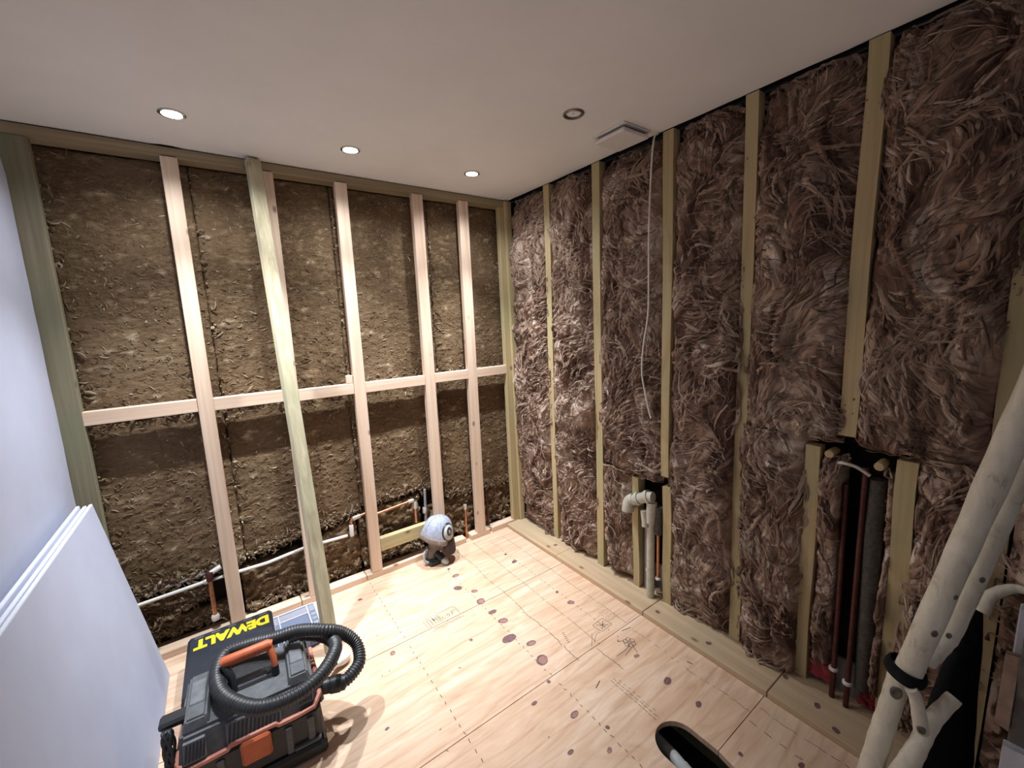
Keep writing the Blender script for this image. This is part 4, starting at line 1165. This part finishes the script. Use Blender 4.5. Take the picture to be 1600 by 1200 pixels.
# seams piped in pale thread
for k in range(0, nseg, 7):
    pts = [vs_[i * nseg + k] * 1.012 for i in range(1, nr_)]
    MB().tube(pts, 0.0022, 6).build('seam', M['pale_grey'], co)
# peak hanging down on the right
pk = MB(); pvs = []; pfs = []
A0, A1 = math.radians(-98), math.radians(-8)
for i in range(6):
    for k in range(13):
        a = A0 + (A1 - A0) * k / 12
        base = Rc @ Vector((0.104 * math.cos(a), 0.104 * 0.92 * math.sin(a), 0.02))
        l_ = 0.105 * math.sin(PI * (k + 0.9) / 13.8) ** 0.45 * i / 5
        pvs.append(base + Vector((math.cos(a) * 0.10 * l_, math.sin(a) * 0.10 * l_, -l_)))
for i in range(5):
    for k in range(12):
        a = i * 13 + k
        pfs.append((a, a + 1, a + 14, a + 13))
pk.add(pvs, pfs); pko = pk.build('peak', M['plum'], cap, angle=None); so = pko.modifiers.new('thick', 'SOLIDIFY'); so.thickness = 0.004
# badge: black ring, white disc and swoosh on the side of the crown
def on_cap(az, t_, lift):
    el = t_ * PI / 2
    r0 = 0.108 * math.cos(el) ** 0.72
    p = Vector((r0 * math.cos(az), r0 * 0.92 * math.sin(az), 0.150 * math.sin(el) ** 1.05))
    nrm = Vector((math.cos(az) * math.cos(el * 0.7), math.sin(az) * math.cos(el * 0.7), math.sin(el * 0.7))).normalized()
    return Rc @ (p + nrm * lift)
def badge_patch(name, mat, f, lift, n=28):
    mb = MB(); out = []
    for k in range(n):
        u, v = f(2 * PI * k / n)
        out.append(on_cap(math.radians(-72) + u, 0.36 + v, lift))
    c = on_cap(math.radians(-72) + sum(f(2 * PI * k / n)[0] for k in range(n)) / n, 0.36 + sum(f(2 * PI * k / n)[1] for k in range(n)) / n, lift)
    mb.add(out + [c], [(k, (k + 1) % n, n) for k in range(n)])
    o = mb.build(name, M[mat], co, angle=None); s_ = o.modifiers.new('thick', 'SOLIDIFY'); s_.thickness = 0.0016
    return o
badge_patch('badge_edge', 'black', lambda a: (0.50 * math.cos(a), 0.28 * math.sin(a)), 0.0065)
badge_patch('badge_field', 'pale_grey', lambda a: (0.42 * math.cos(a) + 0.03, 0.225 * math.sin(a) - 0.025), 0.0082)
def arc_pts(r0, r1, a0, a1, c=(0, 0), n=14):
    o = [(c[0] + r1 * math.cos(a0 + (a1 - a0) * k / n), c[1] + 0.65 * r1 * math.sin(a0 + (a1 - a0) * k / n)) for k in range(n + 1)]
    o += [(c[0] + r0 * math.cos(a1 + (a0 - a1) * k / n), c[1] + 0.65 * r0 * math.sin(a1 + (a0 - a1) * k / n)) for k in range(n + 1)]
    return o
def badge_poly(pts, mat, lift):
    n = len(pts) // 2
    P3 = [on_cap(math.radians(-72) + u, 0.36 + v, lift) for u, v in pts]
    mb = MB(); mb.add(P3, [(k, k + 1, len(pts) - 2 - k, len(pts) - 1 - k) for k in range(n - 1)])
    o = mb.build('badge_mark', M[mat], co, angle=None); s_ = o.modifiers.new('thick', 'SOLIDIFY'); s_.thickness = 0.0014
badge_poly(arc_pts(0.12, 0.20, -0.3, 3.6, (0.03, -0.01)), 'black', 0.0100)
badge_poly(arc_pts(0.015, 0.075, 0.0, 6.2, (-0.10, -0.03)), 'black', 0.0106)
badge_poly(arc_pts(0.14, 0.20, 3.9, 5.6, (0.03, 0.0)), 'black', 0.0100)

# ------------------------------------------------------------------ pale poles bound together at the right
def pole(pts, r, label, name='branch_pole', knots_=()):
    t = empty(name, pts[0]); o0 = Vector(pts[0])
    P = catmull([Vector(p) - o0 for p in pts], 8)
    rads = []
    for k in range(len(P)):
        f = k / (len(P) - 1)
        rads.append((r[0] + (r[1] - r[0]) * f) * (1 + 0.03 * math.sin(k * 1.7) + 0.02 * math.sin(k * 0.6)))
    MB().tube(P, rads, 20).build('stem', M['pole'], t)
    for (f, sd, sz) in knots_:
        i = int(f * (len(P) - 1)); tt = (P[min(i + 1, len(P) - 1)] - P[max(i - 1, 0)]).normalized()
        toc = (Vector(m.translation) - (P[i] + o0)).normalized()
        side = tt.cross(toc).normalized(); nrm = (toc * math.cos(sd) + side * math.sin(sd)); nrm = (nrm - tt * nrm.dot(tt)).normalized()
        sd2 = tt.cross(nrm)
        Mk = Matrix.Identity(4)
        for j in range(3): Mk[j][0], Mk[j][1], Mk[j][2] = tt[j], sd2[j], nrm[j]
        Mk.translation = P[i] + nrm * (rads[i] * 0.97)
        kb = MB().lathe([(sz * 1.15, -0.002), (sz, 0.0022), (sz * 0.7, 0.003), (sz * 0.5, 0.0012), (sz * 0.1, 0.0008)], 16, Mk @ Matrix.Diagonal((1.3, 0.9, 1, 1)))
        kb.build('knot', M['pole_knot'], t)
    tag(t, label, 'pole', 'pale poles bound with a black strap')
    return t
pole([(-0.4, -2.285, 0.58), (-0.374, -2.351, 0.959), (-0.352, -2.41, 1.297), (-0.329, -2.469, 1.635), (-0.311, -2.516, 1.905)], (0.0275, 0.028), 'longest pale branch pole rising above the black strap', knots_=((0.13, 0.5, 0.007), (0.20, 0.9, 0.005)))
pole([(-0.318, -2.308, 0.600), (-0.296, -2.331, 0.652), (-0.277, -2.349, 0.720), (-0.266, -2.391, 0.974), (-0.258, -2.427, 1.202), (-0.241, -2.498, 1.657), (-0.226, -2.562, 2.066)], (0.021, 0.023), 'thinner pale pole close right of the longest one', knots_=((0.30, 0.0, 0.006), (0.44, 0.5, 0.006)))
pole([(-0.433, -2.209, 0.004), (-0.397, -2.237, 0.257), (-0.377, -2.252, 0.4), (-0.362, -2.264, 0.51), (-0.356, -2.268, 0.575)], (0.028, 0.024), 'pale pole standing below the strap with a dark oval knot', knots_=((0.78, 0.1, 0.013),))
pole([(-0.498, -2.218, 0.004), (-0.412, -2.298, 0.295), (-0.387, -2.320, 0.38), (-0.360, -2.338, 0.465), (-0.308, -2.368, 0.530)], (0.026, 0.017), 'lower pale pole with a cut branch end beside the black bag')
pole([(-0.435, -2.302, 0.585), (-0.424, -2.314, 0.55), (-0.405, -2.327, 0.458)], (0.013, 0.016), 'short pale branch crossing between the two lower poles', knots_=((0.9, 0.0, 0.009),))
pole([(-0.071, -2.379, 0.676), (-0.056, -2.392, 0.727), (-0.032, -2.426, 0.756), (-0.030, -2.455, 0.762)], (0.019, 0.010), 'short stubby branch against the stud behind the poles')
sp = []
for k in range(17):
    a = 2 * PI * k / 16
    e1, e2 = 0.058 * math.cos(a), 0.037 * math.sin(a)
    sp.append((-0.378 + 0.96 * e1 - 0.27 * e2, -2.281 + 0.27 * e1 + 0.96 * e2, 0.588 - 0.20 * e1 + 0.25 * e2))
st = MB().tube(catmull(sp, 3), 0.0062, 8, flat=2.6).build('strap', M['bag'], None)
tag(st, 'black strap wound round the pale poles', 'strap')
bagm = MB(); bv = []; bf = []
prof = [(0.029, -0.185, -2.355, 0.085), (0.08, -0.19, -2.352, 0.098), (0.20, -0.175, -2.350, 0.100), (0.32, -0.150, -2.350, 0.085), (0.42, -0.125, -2.352, 0.070), (0.55, -0.085, -2.360, 0.046), (0.64, -0.055, -2.366, 0.024), (0.69, -0.038, -2.370, 0.008)]
for (z, cx, cy, hl) in prof:
    for k in range(24):
        a = 2 * PI * k / 24
        e1 = hl * math.cos(a) * (1 + 0.05 * math.sin(5 * a + z * 14)); e2 = min(0.026, hl * 0.5) * math.sin(a) * (1 + 0.10 * math.sin(3 * a + z * 9))
        bv.append((cx + 0.86 * e1 + 0.5 * e2, cy - 0.5 * e1 + 0.86 * e2, z))
for i in range(len(prof) - 1):
    for k in range(24):
        a = i * 24 + k; b = i * 24 + (k + 1) % 24
        bf.append((a, b, b + 24, a + 24))
bf.append(tuple(reversed(range(24)))); bf.append(tuple(range((len(prof) - 1) * 24, len(prof) * 24)))
bagm.add(bv, bf); bo = bagm.build('black_bag', M['bag'], None, angle=60)
tag(bo, 'black fabric bag slumped behind the pale poles', 'bag')

# ------------------------------------------------------------------ broken partition stub at the right edge
stub = empty('partition_stub', (-0.28, -2.62, 0.0))
tag(stub, 'broken edge of a low partition at the right of the room', 'partition')
MB().box((0.008, 0.0, 0.028), (0.26, 0.158, 0.745), 0.003).build('core', M['grey_stub'], stub, smooth=False)
MB().box((-0.022, 0.0, 0.028), (0.008, 0.164, 0.46), 0.003).build('plaster_edge', M['board_edge'], stub, smooth=False)
me = MB().hexa([(-0.016, 0.158, 0.50), (0.008, 0.158, 0.49), (0.008, 0.182, 0.49), (-0.016, 0.182, 0.51), (0.020, 0.158, 0.688), (0.044, 0.158, 0.684), (0.044, 0.182, 0.680), (0.020, 0.182, 0.684)]).build('end_block', M['warm_block'], stub, smooth=False)
MB().box((0.05, 0.150, 0.66), (0.09, 0.172, 0.80), 0.003).build('plaster_edge', M['board_edge'], stub, smooth=False)
